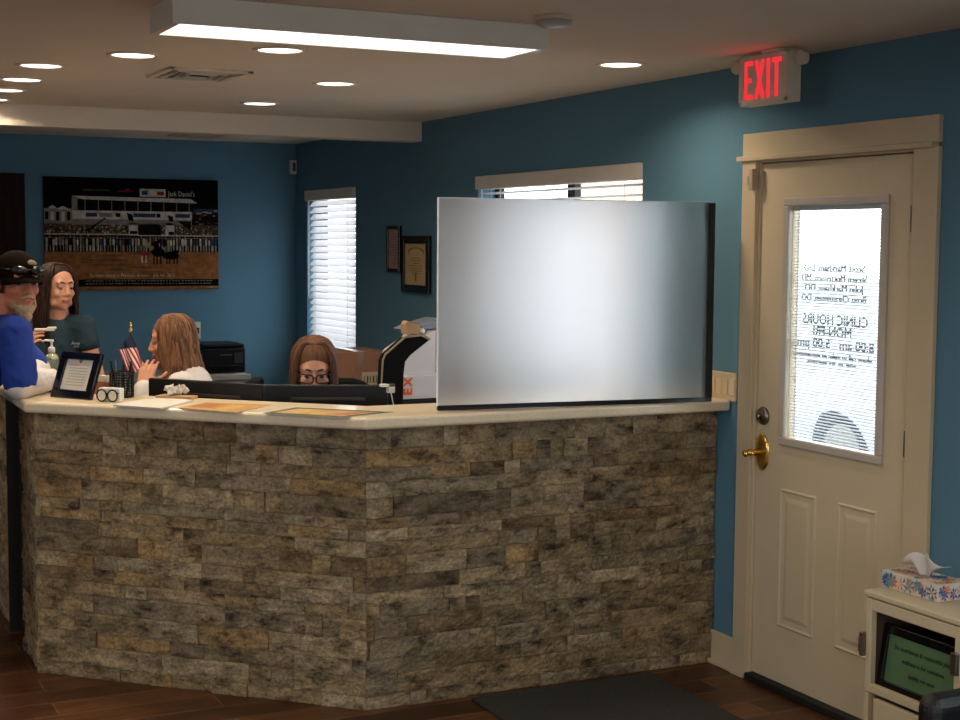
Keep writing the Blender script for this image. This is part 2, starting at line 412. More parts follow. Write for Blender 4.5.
# windows added in the unseen waiting room walls to light the counter
w3 = empty('window_3', (X0, 3.1, .9), kind='structure')
MB().box(X0-.09, X0-.05, 2.2, 2.26, .9, 2).box(X0-.09, X0-.05, 3.94, 4, .9, 2).box(X0-.09, X0-.05, 2.2, 4, .9, .96).box(X0-.09, X0-.05, 2.2, 4, 1.94, 2).build('window_frame', M_trim, w3)
MB().box(X0-.08, X0-.075, 2.2, 4, .9, 2).build('pane', M_glass, w3)
w4 = empty('window_4', (0, Y0, .5), kind='structure')
mb = MB()
for xx in (-1.6, -.13, 1.34): mb.box(xx, xx+.06, Y0-.09, Y0-.05, .5, 2.1)
mb.box(-1.6, 1.4, Y0-.09, Y0-.05, .5, .56).box(-1.6, 1.4, Y0-.09, Y0-.05, 2.04, 2.1).build('window_frame', M_trim, w4)
MB().box(-1.6, 1.4, Y0-.08, Y0-.075, .5, 2.1).build('pane', M_glass, w4)

# ------------------------------------------------------------------ entrance door
dr = empty('door_1', (D, 4.22, 0), kind='structure')
tr = MB(); t = .02; XT_ = D+.05
tr.box(D-t, D, 4.655, 4.742, 0, DZ).box(D-t, D, 3.672, 3.788, 0, DZ)
tr.box(D-t, D, 3.672, 4.742, DZ+.012, 2.148)
tr.box(D-t-.014, D, 3.69, 4.765, DZ-.004, DZ+.016)
tr.box(D-.004, D+WT, DY1-.012, DY1+.004, 0, DZ).box(D-.004, D+WT, DY0-.004, DY0+.012, 0, DZ).box(D-.004, D+WT, DY0, DY1, DZ-.012, DZ)
tr.box(XT_+.0005, XT_+.02, DY0+.012, DY0+.032, .03, DZ-.012).box(XT_+.0005, XT_+.02, DY1-.032, DY1-.012, .03, DZ-.012).box(XT_+.0005, XT_+.02, DY0+.032, DY1-.032, DZ-.04, DZ-.012)
tr.box(D-.034, D-.02, 4.655, 4.742, 0, .02)
tr.build('door_casing', M_trim, dr, bevel=.003)
XS = D+.006; XT = XS+.044        # slab faces
y0, y1 = DY0+.014, DY1-.014
gy0, gy1, gz0, gz1 = 3.95, 4.464, .985, 1.865
sl = MB().box(XS, XT, y0, gy0, .03, 2.028).box(XS, XT, gy1, y1, .03, 2.028).box(XS, XT, gy0, gy1, .03, gz0).box(XS, XT, gy0, gy1, gz1, 2.028)
def relief(mb, ya, yb, za, zb, X):
    prof = [(0, 0), (.007, .006), (.016, .0015), (.034, .001), (.05, .0055)]
    loops = []
    for o, h in prof: loops.append([(X-h, ya+o, za+o), (X-h, yb-o, za+o), (X-h, yb-o, zb-o), (X-h, ya+o, zb-o)])
    vs = [p for l in loops for p in l]; fs = []
    for i in range(len(loops)-1):
        for k in range(4):
            k2 = (k+1) % 4; fs.append((i*4+k, (i+1)*4+k, (i+1)*4+k2, i*4+k2))
    n = (len(loops)-1)*4; fs.append((n, n+3, n+2, n+1)); mb.add(vs, fs)
relief(sl, 4.272, 4.488, .25, .79, XS); relief(sl, 3.94, 4.15, .25, .79, XS)
sl.build('door_slab', M_door, dr)
gf = MB()
for a, b, c, d in ((3.92, 4.495, 1.864, 1.896), (3.92, 4.495, .956, .988), (3.92, 3.955, .988, 1.864), (4.462, 4.495, .988, 1.864)): gf.box(XS-.014, XS+.001, a, b, c, d)
gf.build('glazing_frame', mat('glazing_frame', (196, 186, 176), .4, noise_s=9, noise_a=.03), dr, bevel=.006, segs=3)
MB().box(XS+.008, XS+.011, gy0, gy1, gz0, gz1).box(XS+.034, XS+.037, gy0, gy1, gz0, gz1).build('pane', M_glass, dr)
bl = MB(); z = gz0+.012
while z < gz1-.02: bl.obox((XS+.0225, (gy0+gy1)/2, z), (.0125, gy1-gy0-.008, .0008), Matrix.Rotation(math.radians(-14), 3, 'Y')); z += .0118
bl.box(XS+.015, XS+.03, gy0+.003, gy1-.003, gz1-.018, gz1)
for yy in (gy0+.03, gy1-.03): bl.box(XS+.0145, XS+.0155, yy-.0008, yy+.0008, gz0, gz1)
bl.build('mini_blind', mat_mix_translucent('mini_blind', (222, 222, 226), .12), dr)
# lettering on the outer pane, read from outside (+x side looking back): mirrored from inside
lt = MB(); ink = mat('grey_decal', (122, 122, 124), .6, noise_s=30, noise_a=.05)
O = Vector((XS+.0385, (gy0+gy1)/2, 0)); U = Vector((0, 1, 0)); V = Vector((0, 0, 1))
def dec(s, z, size, bold=0, sx=1, dy=0):
    for k, (a, b) in enumerate(((0, 0), (.0022, .0), (-.0022, .0), (0, .0014), (0, -.0014))[:1+bold*2]): put_text(lt, s, size, O+Vector((k*.00005, dy+a, z+b)), U, V, sx=sx)
DX = .05
dec('Scott Markham, DO', 1.634, .037, 1, 1.12, DX); dec('Steven Mortensen, MD', 1.597, .037, 1, 1.06, DX)
dec('John Markham, DO', 1.56, .037, 1, 1.12, DX); dec('Brett Christensen, DO', 1.522, .037, 1, 1.06, DX)
dec('CLINIC HOURS', 1.442, .054, 2, 1.0, DX-.012); dec('MON-FRI', 1.398, .052, 2, 1.05, DX)
dec('8:00 am   5:00 pm', 1.354, .052, 2, 1.14, DX-.015)
dec('please call to make an appointment', 1.312, .026, 1, 1.2, DX); dec('walk-ins are welcome', 1.283, .026, 1, 1.2, DX)
lt.build('lettering', ink, dr)
# hardware
kn = empty('door_handle', (0, 0, 0)); kn.parent = dr; ORG[kn.name] = ORG[dr.name]
hc = Vector((XS, 4.606, .912))
mb = MB(); mb.smooth = True
pl = []
for sc, h in ((1, 0), (1, .004), (.86, .009), (.6, .012)):
    pl.append([hc+Vector((-h, .043*sc*math.cos(a)*(1 if abs(math.sin(a)) < .7 else .85),   .073*sc*(abs(math.sin(a))**.7)*(1 if math.sin(a) > 0 else -1))) for a in [2*PI*k/32 for k in range(32)]])
vs = [p for l in pl for p in l]; fs = []
for i in range(3):
    for k in range(32): fs.append((i*32+k, i*32+(k+1) % 32, (i+1)*32+(k+1) % 32, (i+1)*32+k))
fs.append(tuple(96+k for k in range(32))); mb.add(vs, fs)
mb.build('backplate', M_brass, kn)
mb = MB(); mb.smooth = True
mb.tube([hc+Vector((-.008,0,0)), hc+Vector((-.045,0,0)), hc+Vector((-.056,-.003,0)), hc+Vector((-.062,-.001,.001)), hc+Vector((-.068,.003,-.001)), hc+Vector((-.073,.006,-.003))], [.014, .011, .014, .014, .012, .012], 14)
mb.ell(hc+Vector((-.074,.006,-.003)), .0145); mb.tube([hc+Vector((-.062,-.03,.002)), hc+Vector((-.066,-.012,.001)), hc+Vector((-.07,.006,-.002))], [.008, .011, .013], 12)
mb.build('lever', M_brass, kn)
mb = MB(); mb.smooth = True
mb.lathe([(.036, 0), (.036, -.006), (.03, -.013), (.014, -.016)], (XS, 4.603, 1.054), axis='x').obox((XS-.022, 4.603, 1.054), (.018, .007, .032))
mb.build('deadbolt', mat('dark_nickel', (140, 130, 116), .28, metal=1, noise_s=30, noise_a=.1), dr)
hg = MB().cyl((XS-.006, y0-.008, 1.76), (XS-.006, y0-.008, 1.86), .006, seg=10).box(XS-.003, XS, y0, y0+.022, 1.765, 1.855).build('hinge', M_steel, dr)
for dz in (-.765, -1.5):
    c = hg.copy(); COL.objects.link(c); c.parent = dr; c.location.z = dz
MB().box(D-.03, D+.1, DY0+.012, DY1-.012, 0, .028).build('threshold', M_rubber, dr, bevel=.004)
MB().box(D-.042, D-.018, 4.648, 4.672, 1.93, 2.01).box(D-.012, XS, 4.628, 4.642, 1.935, 2.0).box(D-.03, D-.019, 4.69, 4.7, 1.95, 1.985).build('contact_sensor', mat('sensor_plastic', (186, 168, 148), .5, noise_s=9, noise_a=.03), dr, bevel=.003)
# dark door on the back wall
d2 = empty('door_2', (1.1, YB, 0), kind='structure')
MB().box(.62, 1.55, YB-.045, YB, 0, 2.155).build('door_slab', M_darkwood, d2, bevel=.004)
MB().box(.72, 1.44, YB-.055, YB-.044, 1.15, 2.03).box(.72, 1.44, YB-.055, YB-.044, .2, 1.02).build('door_panel', M_darkwood, d2, bevel=.006)
mb = MB(); mb.smooth = True; mb.lathe([(.028, 0), (.028, -.006), (.012, -.012), (.012, -.04), (.026, -.05), (.028, -.065), (.018, -.078)], (.7, YB-.045, 1.0), axis='y').build('door_knob', M_brass, d2)

# ------------------------------------------------------------------ reception counter
PL = [(.918, 8.3), (.918, 5.896), (1.925, 4.9), (3.456, 4.9)]
def offset(pl, d):     # positive d = towards the staff side
    out = []
    for i, p in enumerate(pl):
        p = Vector(p); ns = []
        for a, b in ((i-1, i), (i, i+1)):
            if a < 0 or b >= len(pl): continue
            t = (Vector(pl[b])-Vector(pl[a])).normalized(); ns.append(Vector((-t.y, t.x)))
        n = sum(ns, Vector((0, 0))); n.normalize(); k = d/n.dot(ns[0]); out.append(p+n*k)
    return out
def strip(d0, d1, pl=PL):
    a = offset(pl, d0); b = offset(pl, d1); return [tuple(p) for p in a]+[tuple(p) for p in reversed(b)]
ctr = empty('reception_counter', (1.9, 4.95, 0), 'long angled reception counter clad in stacked brown and grey split stone', 'counter')
MB().prism(strip(.035, .17), 0, 1.05).build('pony_wall', M_core, ctr)
rows = []; z = 0
rng = random.Random(11)
while z < 1.05:
    h = rng.choice([.03, .042, .05, .05, .058, .07, .076])
    if 1.05-z-h < .028: h = 1.05-z
    rows.append((z, min(z+h, 1.05))); z += h
def stones(p0, p1, seed):
    r = random.Random(seed); mb = MB(); p0 = Vector((*p0, 0)); p1 = Vector((*p1, 0)); Lg = (p1-p0).length; u = (p1-p0).normalized(); n = Vector((u.y, -u.x, 0))
    for (za, zb) in rows:
        s = -r.random()*.12
        while s < Lg-1e-4:
            w = r.choice([.07, .1, .13, .16, .2, .26, .34, .42])*r.uniform(.85, 1.15)
            a, b = max(s, 0), min(s+w, Lg)
            if Lg-b < .05: b = Lg
            s += w
            if b-a < .02 : continue
            if b == Lg: s = Lg
            base = r.uniform(-.005, .007); amp = r.uniform(.0022, .0048); sd = r.uniform(0, 90); tx = r.uniform(-.02, .02); tz = r.uniform(-.04, .04)
            g = .0007; nx = max(2, int((b-a)/.0105)); nz = max(2, int((zb-za)/.0095))
            vs = []; fs = []
            for j in range(nz+1):
                for i in range(nx+1):
                    x = a+g+(b-a-2*g)*i/nx; zz = za+g+(zb-za-2*g)*j/nz
                    edge = 0
                    if i in (0, nx) or j in (0, nz): edge = -.0016
                    q = Vector((x*28+sd, zz*34, sd))
                    h = base+amp*(noise.noise(q)+.9*(abs(noise.noise(q*1.7))-.25)*2+.5*noise.noise(q*3.1))+edge+tx*(x-(a+b)/2)+tz*(zz-(za+zb)/2)
                    vs.append(p0+u*x+n*h+Vector((0, 0, zz)))
            for j in range(nz):
                for i in range(nx):
                    k = j*(nx+1)+i; fs.append((k, k+1, k+nx+2, k+nx+1))
            # returns to the backing
            ring = [i for i in range(nx+1)]+[j*(nx+1)+nx for j in range(1, nz+1)]+[nz*(nx+1)+i for i in range(nx-1, -1, -1)]+[j*(nx+1) for j in range(nz-1, 0, -1)]
            o = len(vs)
            for k in ring:
                c = vs[k]; dd = (c-p0).dot(n); vs.append(c-n*(dd+.036))
            m_ = len(ring)
            for k in range(m_): fs.append((ring[k], o+k, o+(k+1) % m_, ring[(k+1) % m_]))
            mb.add(vs, fs)
    return mb
stones((.918, 6.27), (.918, 5.896), 3).build('stone_cladding', M_stone, ctr)
stones((.918, 8.3), (.918, 6.58), 4).build('stone_cladding', M_stone, ctr)
MB().box(.905, .954, 6.566, 6.579, 0, 1.05).build('gap_shade', M_core, ctr)  # dark sheet over the stone return, painting the shade in the gap
stones((.918, 5.896), (1.925, 4.9), 5).build('stone_cladding', M_stone, ctr)
stones((1.925, 4.9), (3.456, 4.9), 6).build('stone_cladding', M_stone, ctr)
_st = strip(-.095, .27); _st[0] = (.866, 8.3); _st[1] = (.866, 5.805)
tp = MB().prism(_st, 1.052, 1.096).build('countertop', M_counter, bevel=.012, segs=4)
tag(tp, 'cream solid countertop with rounded edge running along the stone counter', 'countertop')
# lower desk inside the counter
dk = empty('office_desk', (2.4, 5.4, 0), 'grey laminate worktop on the staff side of the stone counter, below the monitors', 'desk')
PD = [(.918+.0, 6.35), (.918, 5.896), (1.925, 4.9), (3.456, 4.9)]
dp = strip(.175, .78, PD); MB().prism(dp, .72, .75).build('worktop', M_laminate, dk, bevel=.003)
for p in ((1.15, 6.2), (1.55, 5.75), (2.25, 5.4), (2.75, 5.4)):
    MB().box(p[0]-.02, p[0]+.02, p[1]-.02, p[1]+.02, 0, .72).build('leg', M_grey, dk)
sd = empty('side_desk', (3.1, 7.3, 0), 'grey side desk along the blue wall under the wide window', 'desk')
MB().box(2.72, D-.03, 6.05, 8.45, .72, .75).build('worktop', M_laminate, sd, bevel=.003)
for p in ((2.76, 6.1), (2.76, 8.4), (3.38, 6.1), (3.38, 8.4)): MB().box(p[0]-.02, p[0]+.02, p[1]-.02, p[1]+.02, 0, .72).build('leg', M_grey, sd)
bc = empty('back_cabinet', (2.1, 9.9, 0), 'low cabinet with a pale grey top along the far blue wall', 'cabinet')
MB().box(1.7, 2.93, 9.6, YB-.03, .775, .812).build('cabinet_top', M_laminate, bc, bevel=.004)
MB().box(1.73, 2.9, 9.64, YB-.03, 0, .775).build('body', M_white, bc, bevel=.003)
for k in range(3):
    dd = MB().box(1.74+k*.385, 2.11+k*.385, 9.622, 9.64, .08, .76).build('door', M_white, bc, bevel=.003)
    MB().cyl((2.08+k*.385, 9.61, .6), (2.08+k*.385, 9.61, .7), .005, seg=8).build('handle', M_steel, dd)

# ------------------------------------------------------------------ frosted panel
A = Vector((2.213, 4.916, 0)); B = Vector((3.344, 4.785, 0)); u = (B-A).normalized(); n = Vector((-u.y, u.x, 0)); Lp = (B-A).length
fp = empty('desk_screen', ((A+B)/2)+Vector((0, 0, 1.097)), 'large frosted translucent panel with black bottom and right edge standing on the countertop', 'panel')
zb, zt = 1.097, 1.884
def pbox(a0, a1, d0, d1, z0, z1):
    P = [A+u*a0+n*d0, A+u*a1+n*d0, A+u*a1+n*d1, A+u*a0+n*d1]; return [(p.x, p.y, z0) for p in P]+[(p.x, p.y, z1) for p in P]
BF = [(0,3,2,1),(4,5,6,7),(0,1,5,4),(1,2,6,5),(2,3,7,6),(3,0,4,7)]
mb = MB(); vs = pbox(.004, Lp-.022, 0, .006, zb+.016, zt-.003)
mb.add(vs, BF); mb.m = [1, 1, 0, 1, 1, 1]
mb.build('frosted_sheet', [M_frost, M_clearback], fp)
MB().add(pbox(0, .004, -.002, .01, zb, zt), BF).add(pbox(.004, Lp-.022, -.002, .01, zt-.003, zt), BF).build('edge_trim', mat('pale_edge', (225, 235, 240), .3), fp)
MB().add(pbox(0, Lp, -.008, .012, zb, zb+.018), BF).build('base_channel', M_blackgloss, fp, bevel=.002)
MB().add(pbox(Lp-.024, Lp, -.01, .03, zb+.018, zt-.004), BF).build('side_channel', M_black, fp, bevel=.002)

# ------------------------------------------------------------------ ceiling things
M_lens = mat_emit('lamp_lens', (1, .93, .8), 3)
def downlight(x, y, label):
    r = empty('ceiling_light', (x, y, CZ), label, 'light', 'recessed ceiling lights')
    t = MB(); t.smooth = True
    prof = [(.1, CZ+.0), (.1, CZ-.004), (.094, CZ-.008), (.082, CZ-.006), (.078, CZ-.001)]
    seg = 40; vs = []; fs = []
    for rr, zz in prof:
        for k in range(seg): vs.append((x+rr*math.cos(2*PI*k/seg), y+rr*math.sin(2*PI*k/seg), zz))
    for i in range(4):
        for k in range(seg): fs.append((i*seg+k, i*seg+(k+1) % seg, (i+1)*seg+(k+1) % seg, (i+1)*seg+k))
    t.add(vs, fs); t.build('trim_ring', M_ceil, r)
    MB().lathe([(.0785, CZ-.003), (.0785, CZ-.001)], (x, y, 0), 40).build('lens', M_lens, r)
    L = bpy.data.lights.new('downlight', 'AREA'); L.shape = 'DISK'; L.size = .15; L.energy = E_CAN; L.color = (1, .82, .6); L.spread = math.radians(150)
    lo = bpy.data.objects.new('lamp', L); COL.objects.link(lo); lo.parent = r; lo.location = (0, 0, -.01)
    return r
E_CAN = 3.9
lights = [((3.011, 4.958), 'recessed round ceiling light nearest the exit sign'), ((1.258, 5.604), 'recessed round ceiling light just left of the long light fixture end, before the ceiling vent'),
    ((2.274, 6.167), 'recessed round ceiling light beneath the middle of the long fixture in the photo'), ((1.701, 5.193), 'recessed ceiling light partly touching the lower edge of the long fixture'),
    ((2.268, 7.25), 'recessed ceiling light closest to the beam, right of the vent'), ((1.005, 6.122), 'topmost recessed light of the row at the left edge'),
    ((1.017, 6.698), 'second recessed light from the top in the row at the left edge'), ((1.017, 7.207), 'third recessed light in the row at the left edge'),
    ((1.02, 7.72), 'recessed light next to the beam at the left edge, cut by the frame')]
for (x, y), lb in lights: downlight(x, y, lb)
for x, y in ((-.5, 5.6), (-.5, 7.2), (2.9, 1.5), (-2.2, 5.6)): downlight(x, y, 'recessed round ceiling light added out of view as fill light')  # extra lamps out of view, added as fill
fx = empty('ceiling_fixture', (1.65, 4.33, CZ), 'long rectangular fluorescent light fixture with glowing white lens', 'light')
fx0, fx1, fy0, fy1, fz = 1.055, 2.272, 4.19, 4.475, 2.338
MB().box(fx0, fx1, fy0, fy0+.012, fz, CZ-.001).box(fx0, fx1, fy1-.012, fy1, fz, CZ-.001).box(fx0, fx0+.024, fy0+.012, fy1-.012, fz, CZ-.001).box(fx1-.024, fx1, fy0+.012, fy1-.012, fz, CZ-.001).box(fx0+.024, fx1-.024, fy0+.012, fy1-.012, CZ-.012, CZ-.004).build('housing', mat('fixture_housing', (226, 216, 200), .5, noise_s=9, noise_a=.03), fx, bevel=.002)
MB().box(fx0+.021, fx1-.021, fy0+.013, fy1-.013, fz+.003, fz+.008).build('diffuser', mat_emit('fluorescent_diffuser', (1, .95, .88), 1.6), fx)
L = bpy.data.lights.new('tube', 'AREA'); L.shape = 'RECTANGLE'; L.size = 1.18; L.size_y = .24; L.energy = 3.4; L.color = (1, .88, .72)
lo = bpy.data.objects.new('lamp', L); COL.objects.link(lo); lo.parent = fx; lo.location = (0, 0, fz-CZ-.001)
for dl, lb, en in (((-.9, -3.6, 0), 'long fluorescent ceiling fixture above the waiting area, unseen, added to light the counter', 34), ((-3.2, -.6, 0), 'long fluorescent ceiling fixture on the left side of the lobby, unseen, added as fill', 14)):  # unseen fixtures added to brighten the counter front
    f2 = dup(fx, dl, lb)
    for ch in children(f2):
        if ch.type == 'LIGHT': ch.data = ch.data.copy(); ch.data.energy = en
sm = empty('smoke_detector', (2.2, 4.02, CZ), 'round white smoke detector on the ceiling right of the long fixture', 'smoke detector')
mb = MB(); mb.smooth = True; mb.lathe([(.062, CZ), (.062, CZ-.009), (.058, CZ-.014)], (2.2, 4.02, 0), 36).build('base', M_trim, sm)
mb = MB(); mb.smooth = True; mb.lathe([(.056, CZ-.014), (.056, CZ-.024), (.045, CZ-.03), (.01, CZ-.031)], (2.2, 4.02, 0), 36).build('cover', mat('detector_cover', (176, 164, 156), .5), sm)
def vent(x0, x1, y0, y1, label):
    v = empty('ceiling_vent', ((x0+x1)/2, (y0+y1)/2, CZ), label, 'vent', 'ceiling air vents')
    z = CZ; f = .026
    MB().box(x0+.01, x1-.01, y0+.01, y1-.01, z-.003, z-.001).build('duct_opening', M_core, v)
    MB().box(x0, x1, y0, y0+f, z-.012, z).box(x0, x1, y1-f, y1, z-.012, z).box(x0, x0+f, y0, y1, z-.012, z).box(x1-f, x1, y0, y1, z-.012, z).build('frame', M_ceil, v, bevel=.003)
    mb = MB(); k = 0; cx, cy = (x0+x1)/2, (y0+y1)/2
    hw, hh = (x1-x0)/2-.045, (y1-y0)/2-.045
    while hw > .03 and hh > .03:
        for (a, b, c, d) in ((-hw, hw, -hh, -hh+.007), (-hw, hw, hh-.007, hh), (-hw, -hw+.007, -hh, hh), (hw-.007, hw, -hh, hh)): mb.box(cx+a, cx+b, cy+c, cy+d, z-.016, z-.006)
        hw -= .036; hh -= .036
    mb.build('louvres', M_ceil, v)
vent(1.47, 1.82, 5.9, 6.29, 'square air vent in the ceiling near the recessed lights')
vent(2.42, 2.78, 9.42, 9.8, 'air vent in the far ceiling just behind the beam')

# exit sign
ex = empty('exit_sign', (3.27, 4.33, CZ), 'glowing red EXIT sign hanging from the ceiling by the entrance door', 'exit sign')
M_exh = mat('exit_housing', (222, 212, 192), .5, noise_s=12, noise_a=.04)
ey0, ey1, ez0, ez1, exx = 4.218, 4.508, 2.226, 2.404, 3.25
MB().box(exx, exx+.055, ey0, ey1, ez0, ez1).box(exx-.004, exx, ey0, ey1, ez0, ez0+.016).box(exx-.004, exx, ey0, ey1, ez1-.01, ez1).box(exx-.004, exx, ey0, ey0+.018, ez0, ez1).box(exx-.004, exx, ey1-.018, ey1, ez0, ez1).build('housing', M_exh, ex, bevel=.003)
MB().box(exx-.005, exx-.002, 4.35, 4.38, ez0-.002, ez0+.005).build('test_button', mat('test_button', (220, 190, 170), .4), ex)
lt = MB(); W = .05; H = .138; zb_ = ez0+.022; Tk = .011; xa, xb = exx-.0025, exx+.001
def seg_box(ya, yb, za, zb2): lt.box(xa, xb, ya, yb, zb_+za, zb_+zb2)
def stroke(a, b, w):
    a, b = Vector(a), Vector(b); d = (b-a).normalized(); q = Vector((-d.y, d.x))*w/2
    P = [a+q, b+q, b-q, a-q]
    vs = [(xa, p.x, zb_+p.y) for p in P]+[(xb, p.x, zb_+p.y) for p in P]; lt.add(vs, [(0,1,2,3),(7,6,5,4),(0,4,5,1),(1,5,6,2),(2,6,7,3),(3,7,4,0)])
yE = 4.475
seg_box(yE-Tk*1.5, yE, 0, H); seg_box(yE-W, yE, 0, .017); seg_box(yE-W, yE, H-.017, H); seg_box(yE-W*.85, yE, H/2-.008, H/2+.008)
yX = yE-W-.012; stroke((yX-.007, 0), (yX-.05, H), .018); stroke((yX-.05, 0), (yX-.007, H), .018)
yI = yX-.058-.012; seg_box(yI-.018, yI, 0, H)
yT = yI-.018-.012; seg_box(yT-.054, yT, H-.017, H); seg_box(yT-.036, yT-.018, 0, H)
lt.build('letters', mat_emit('red_letters', (.9, .03, .045), .85), ex)
mb = MB().box(3.235, 3.345, 4.26, 4.36, CZ-.012, CZ); mb.build('canopy', M_exh, ex, bevel=.004)
for yy, xx in ((4.545, 3.27), (4.19, 3.285)):
    mb = MB(); mb.smooth = True
    mb.lathe([(.01, .024), (.022, .016), (.026, -.008), (.022, -.018)], (xx, yy, 2.375), 18, 'x'); mb.cyl((xx, yy, 2.375), (xx, yy-.03 if yy > 4.4 else yy+.03, 2.395), .008, seg=8)
    mb.build('lamp_head', M_exh, ex)
L = bpy.data.lights.new('exit glow', 'AREA'); L.shape = 'RECTANGLE'; L.size = .14; L.size_y = .24; L.energy = .06; L.color = (1, .08, .06)
lo = bpy.data.objects.new('lamp', L); COL.objects.link(lo); lo.parent = ex; lo.location = (exx-.008-3.27, .03, 2.315-CZ); lo.rotation_euler = (0, PI/2, 0)

# ------------------------------------------------------------------ things on walls
sw = empty('light_switch', (D, 4.865, 1.15), 'cream four gang light switch plate between the panel and the door casing', 'light switch')
MB().box(D-.007, D, 4.772, 4.955, 1.09, 1.205).build('wall_plate', M_trim, sw, bevel=.004)
for k in range(4):
    yy = 4.795+k*.046
    MB().box(D-.0105, D-.006, yy-.016, yy+.016, 1.115, 1.18).build('rocker', M_door, sw, bevel=.002)
def wall_frame(ya, yb, za, zb2, fw, paper, label, kind):
    f = empty('picture_frame', (D, (ya+yb)/2, za), label, 'picture frame', 'black framed certificates on the blue wall')
    x0, x1 = D-.022, D-.002
    MB().box(x0, x1, ya, ya+fw, za, zb2).box(x0, x1, yb-fw, yb, za, zb2).box(x0, x1, ya+fw, yb-fw, za, za+fw).box(x0, x1, ya+fw, yb-fw, zb2-fw, zb2).build('frame', M_blackgloss, f, bevel=.003)
    mb = MB().box(D-.012, D-.004, ya+fw, yb-fw, za+fw, zb2-fw); mb.cur = 1
    w = yb-ya-2*fw; yc = (ya+yb)/2; zc0, zc1 = za+fw, zb2-fw; hh = zc1-zc0
    if kind == 'seal':
        for k in range(14):     # lettering arch and lines
            a = PI*(k+.5)/14; mb.obox((D-.0125, yc+math.cos(a)*w*.36, zc1-hh*.22+math.sin(a)*hh*.12), (.001, w*.05, .01), Matrix.Rotation(a-PI/2, 3, 'X'))
        for k, ww in enumerate((.4, .5, .3, .6, .55, .6, .35)): mb.box(D-.013, D-.012, yc-w*ww/2, yc+w*ww/2, zc1-hh*(.34+.062*k)-.004, zc1-hh*(.34+.062*k))
        mb.box(D-.013, D-.012, yc-.012, yc+.012, zc0+.02, zc0+.075)
    else:
        for k in range(12):
            ww = .3+.5*((k*37) % 10)/10; mb.box(D-.013, D-.012, yc-w*ww/2, yc+w*ww/2, zc1-hh*(.1+.07*k)-.004, zc1-hh*(.1+.07*k))
    mb.build('certificate', [paper, mat('brown_ink', (120, 92, 62), .8)], f)
wall_frame(8.215, 8.425, 1.532, 1.815, .022, mat('rose_paper', (166, 138, 124), .8, noise_s=10, noise_a=.08), 'narrow black frame with rosy certificate, higher and left of the other frame', 'text')
wall_frame(7.77, 8.188, 1.415, 1.755, .048, M_paperold, 'wide black frame with golden certificate beside the frosted panel', 'seal')
mb = MB().box(3.41, 3.45, YB-.05, YB, 2.2, 2.3); mb.cur = 1; mb.box(3.42, 3.44, YB-.053, YB-.049, 2.22, 2.28)
o = mb.build('motion_sensor', [M_white, mat('sensor_lens', (60, 62, 66), .3)], bevel=.004); tag(o, 'small grey motion sensor high in the far corner of the blue walls', 'sensor')
ot = empty('wall_outlet', (2.70, YB, 1.08), 'white wall outlet with a dark plug above the printer', 'outlet')
MB().box(2.665, 2.745, YB-.008, YB, 1.02, 1.14).build('wall_plate', M_white, ot, bevel=.003)
mb = MB().box(2.69, 2.725, YB-.04, YB-.008, 1.06, 1.1); mb.tube([(2.71, YB-.035, 1.07), (2.72, YB-.05, 1.0), (2.76, YB-.04, .93), (2.8, YB-.04, .84)], .005, 8); mb.build('plug', M_black, ot)

# large picture on the back wall
pc = empty('wall_picture', (2.27, YB, 1.37), 'large unframed canvas photo of a rodeo grandstand and arena on the blue wall', 'picture')
CX0, CX1, CZ0, CZ1 = 1.672, 2.87, 1.372, 2.14
MB().box(CX0, CX1, YB-.035, YB, CZ0, CZ1).build('canvas', mat('canvas_edge', (30, 22, 18), .7), pc)
pm = [('p_night', (7, 8, 7)), ('p_white', (190, 182, 168)), ('p_grey', (128, 122, 116)), ('p_dark', (18, 14, 12)), ('p_dirt', (140, 92, 52)), ('p_red', (140, 46, 34)), ('p_blue', (46, 62, 92)), ('p_tan', (158, 134, 104)), ('p_olive', (74, 66, 46)), ('p_dirt2', (112, 72, 40))]
PM = [mat(a, c, .8, noise_s=25, noise_a=.3, spec=.08) for a, c in pm]
PI_ = {a: i for i, (a, c) in enumerate(pm)}
pp = MB(); layer = [0]
def blobp(cx, cy, rx, ry, c, lay): ppoly([(cx+rx*math.cos(t*PI/6), cy+ry*math.sin(t*PI/6)) for t in range(12)], c, lay)
def px(xz): return CX0+(xz[0]-45)/(912-45)*(CX1-CX0), CZ1-(xz[1]-30)/(600-30)*(CZ1-CZ0)
def ppoly(pts, c, lay):
    pp.cur = PI_[c]; P = [px(p) for p in pts]; y = YB-.0355-lay*.0003
    pp.add([(a, y, b) for a, b in P], [tuple(range(len(P)))])
def prect(x0, y0_, x1, y1_, c, lay): ppoly([(x0, y0_), (x1, y0_), (x1, y1_), (x0, y1_)], c, lay)
prect(45, 30, 912, 600, 'p_night', 0)
rp = random.Random(5)
prect(45, 188, 182, 270, 'p_grey', 1); ppoly([(60, 190), (85, 172), (110, 190)], 'p_white', 1); ppoly([(105, 192), (135, 176), (175, 196)], 'p_white', 2)
for k in range(5): prect(50+k*26, 205, 66+k*26, 225+rp.random()*30, 'p_white' if k % 2 else 'p_dark', 2)
prect(178, 125, 240, 270, 'p_grey', 1); prect(205, 140, 785, 197, 'p_dark', 2); ppoly([(180, 124), (770, 130), (804, 152), (235, 141)], 'p_white', 3)
for k in range(9): prect(240+k*65, 141, 244+k*65, 197, 'p_grey', 3)
prect(180, 197, 775, 265, 'p_white', 2); prect(180, 240, 775, 268, 'p_grey', 3)
for (a, b, c) in ((245, 300, 'p_blue'), (310, 375, 'p_grey'), (390, 415, 'p_dark'), (478, 590, 'p_blue'), (595, 615, 'p_dark'), (690, 765, 'p_blue')): prect(a, 208, b, 228, c, 4)
ppoly([(445, 205), (475, 215), (480, 248), (455, 245)], 'p_dark', 4); ppoly([(650, 215), (678, 222), (680, 250), (660, 248)], 'p_dark', 4)
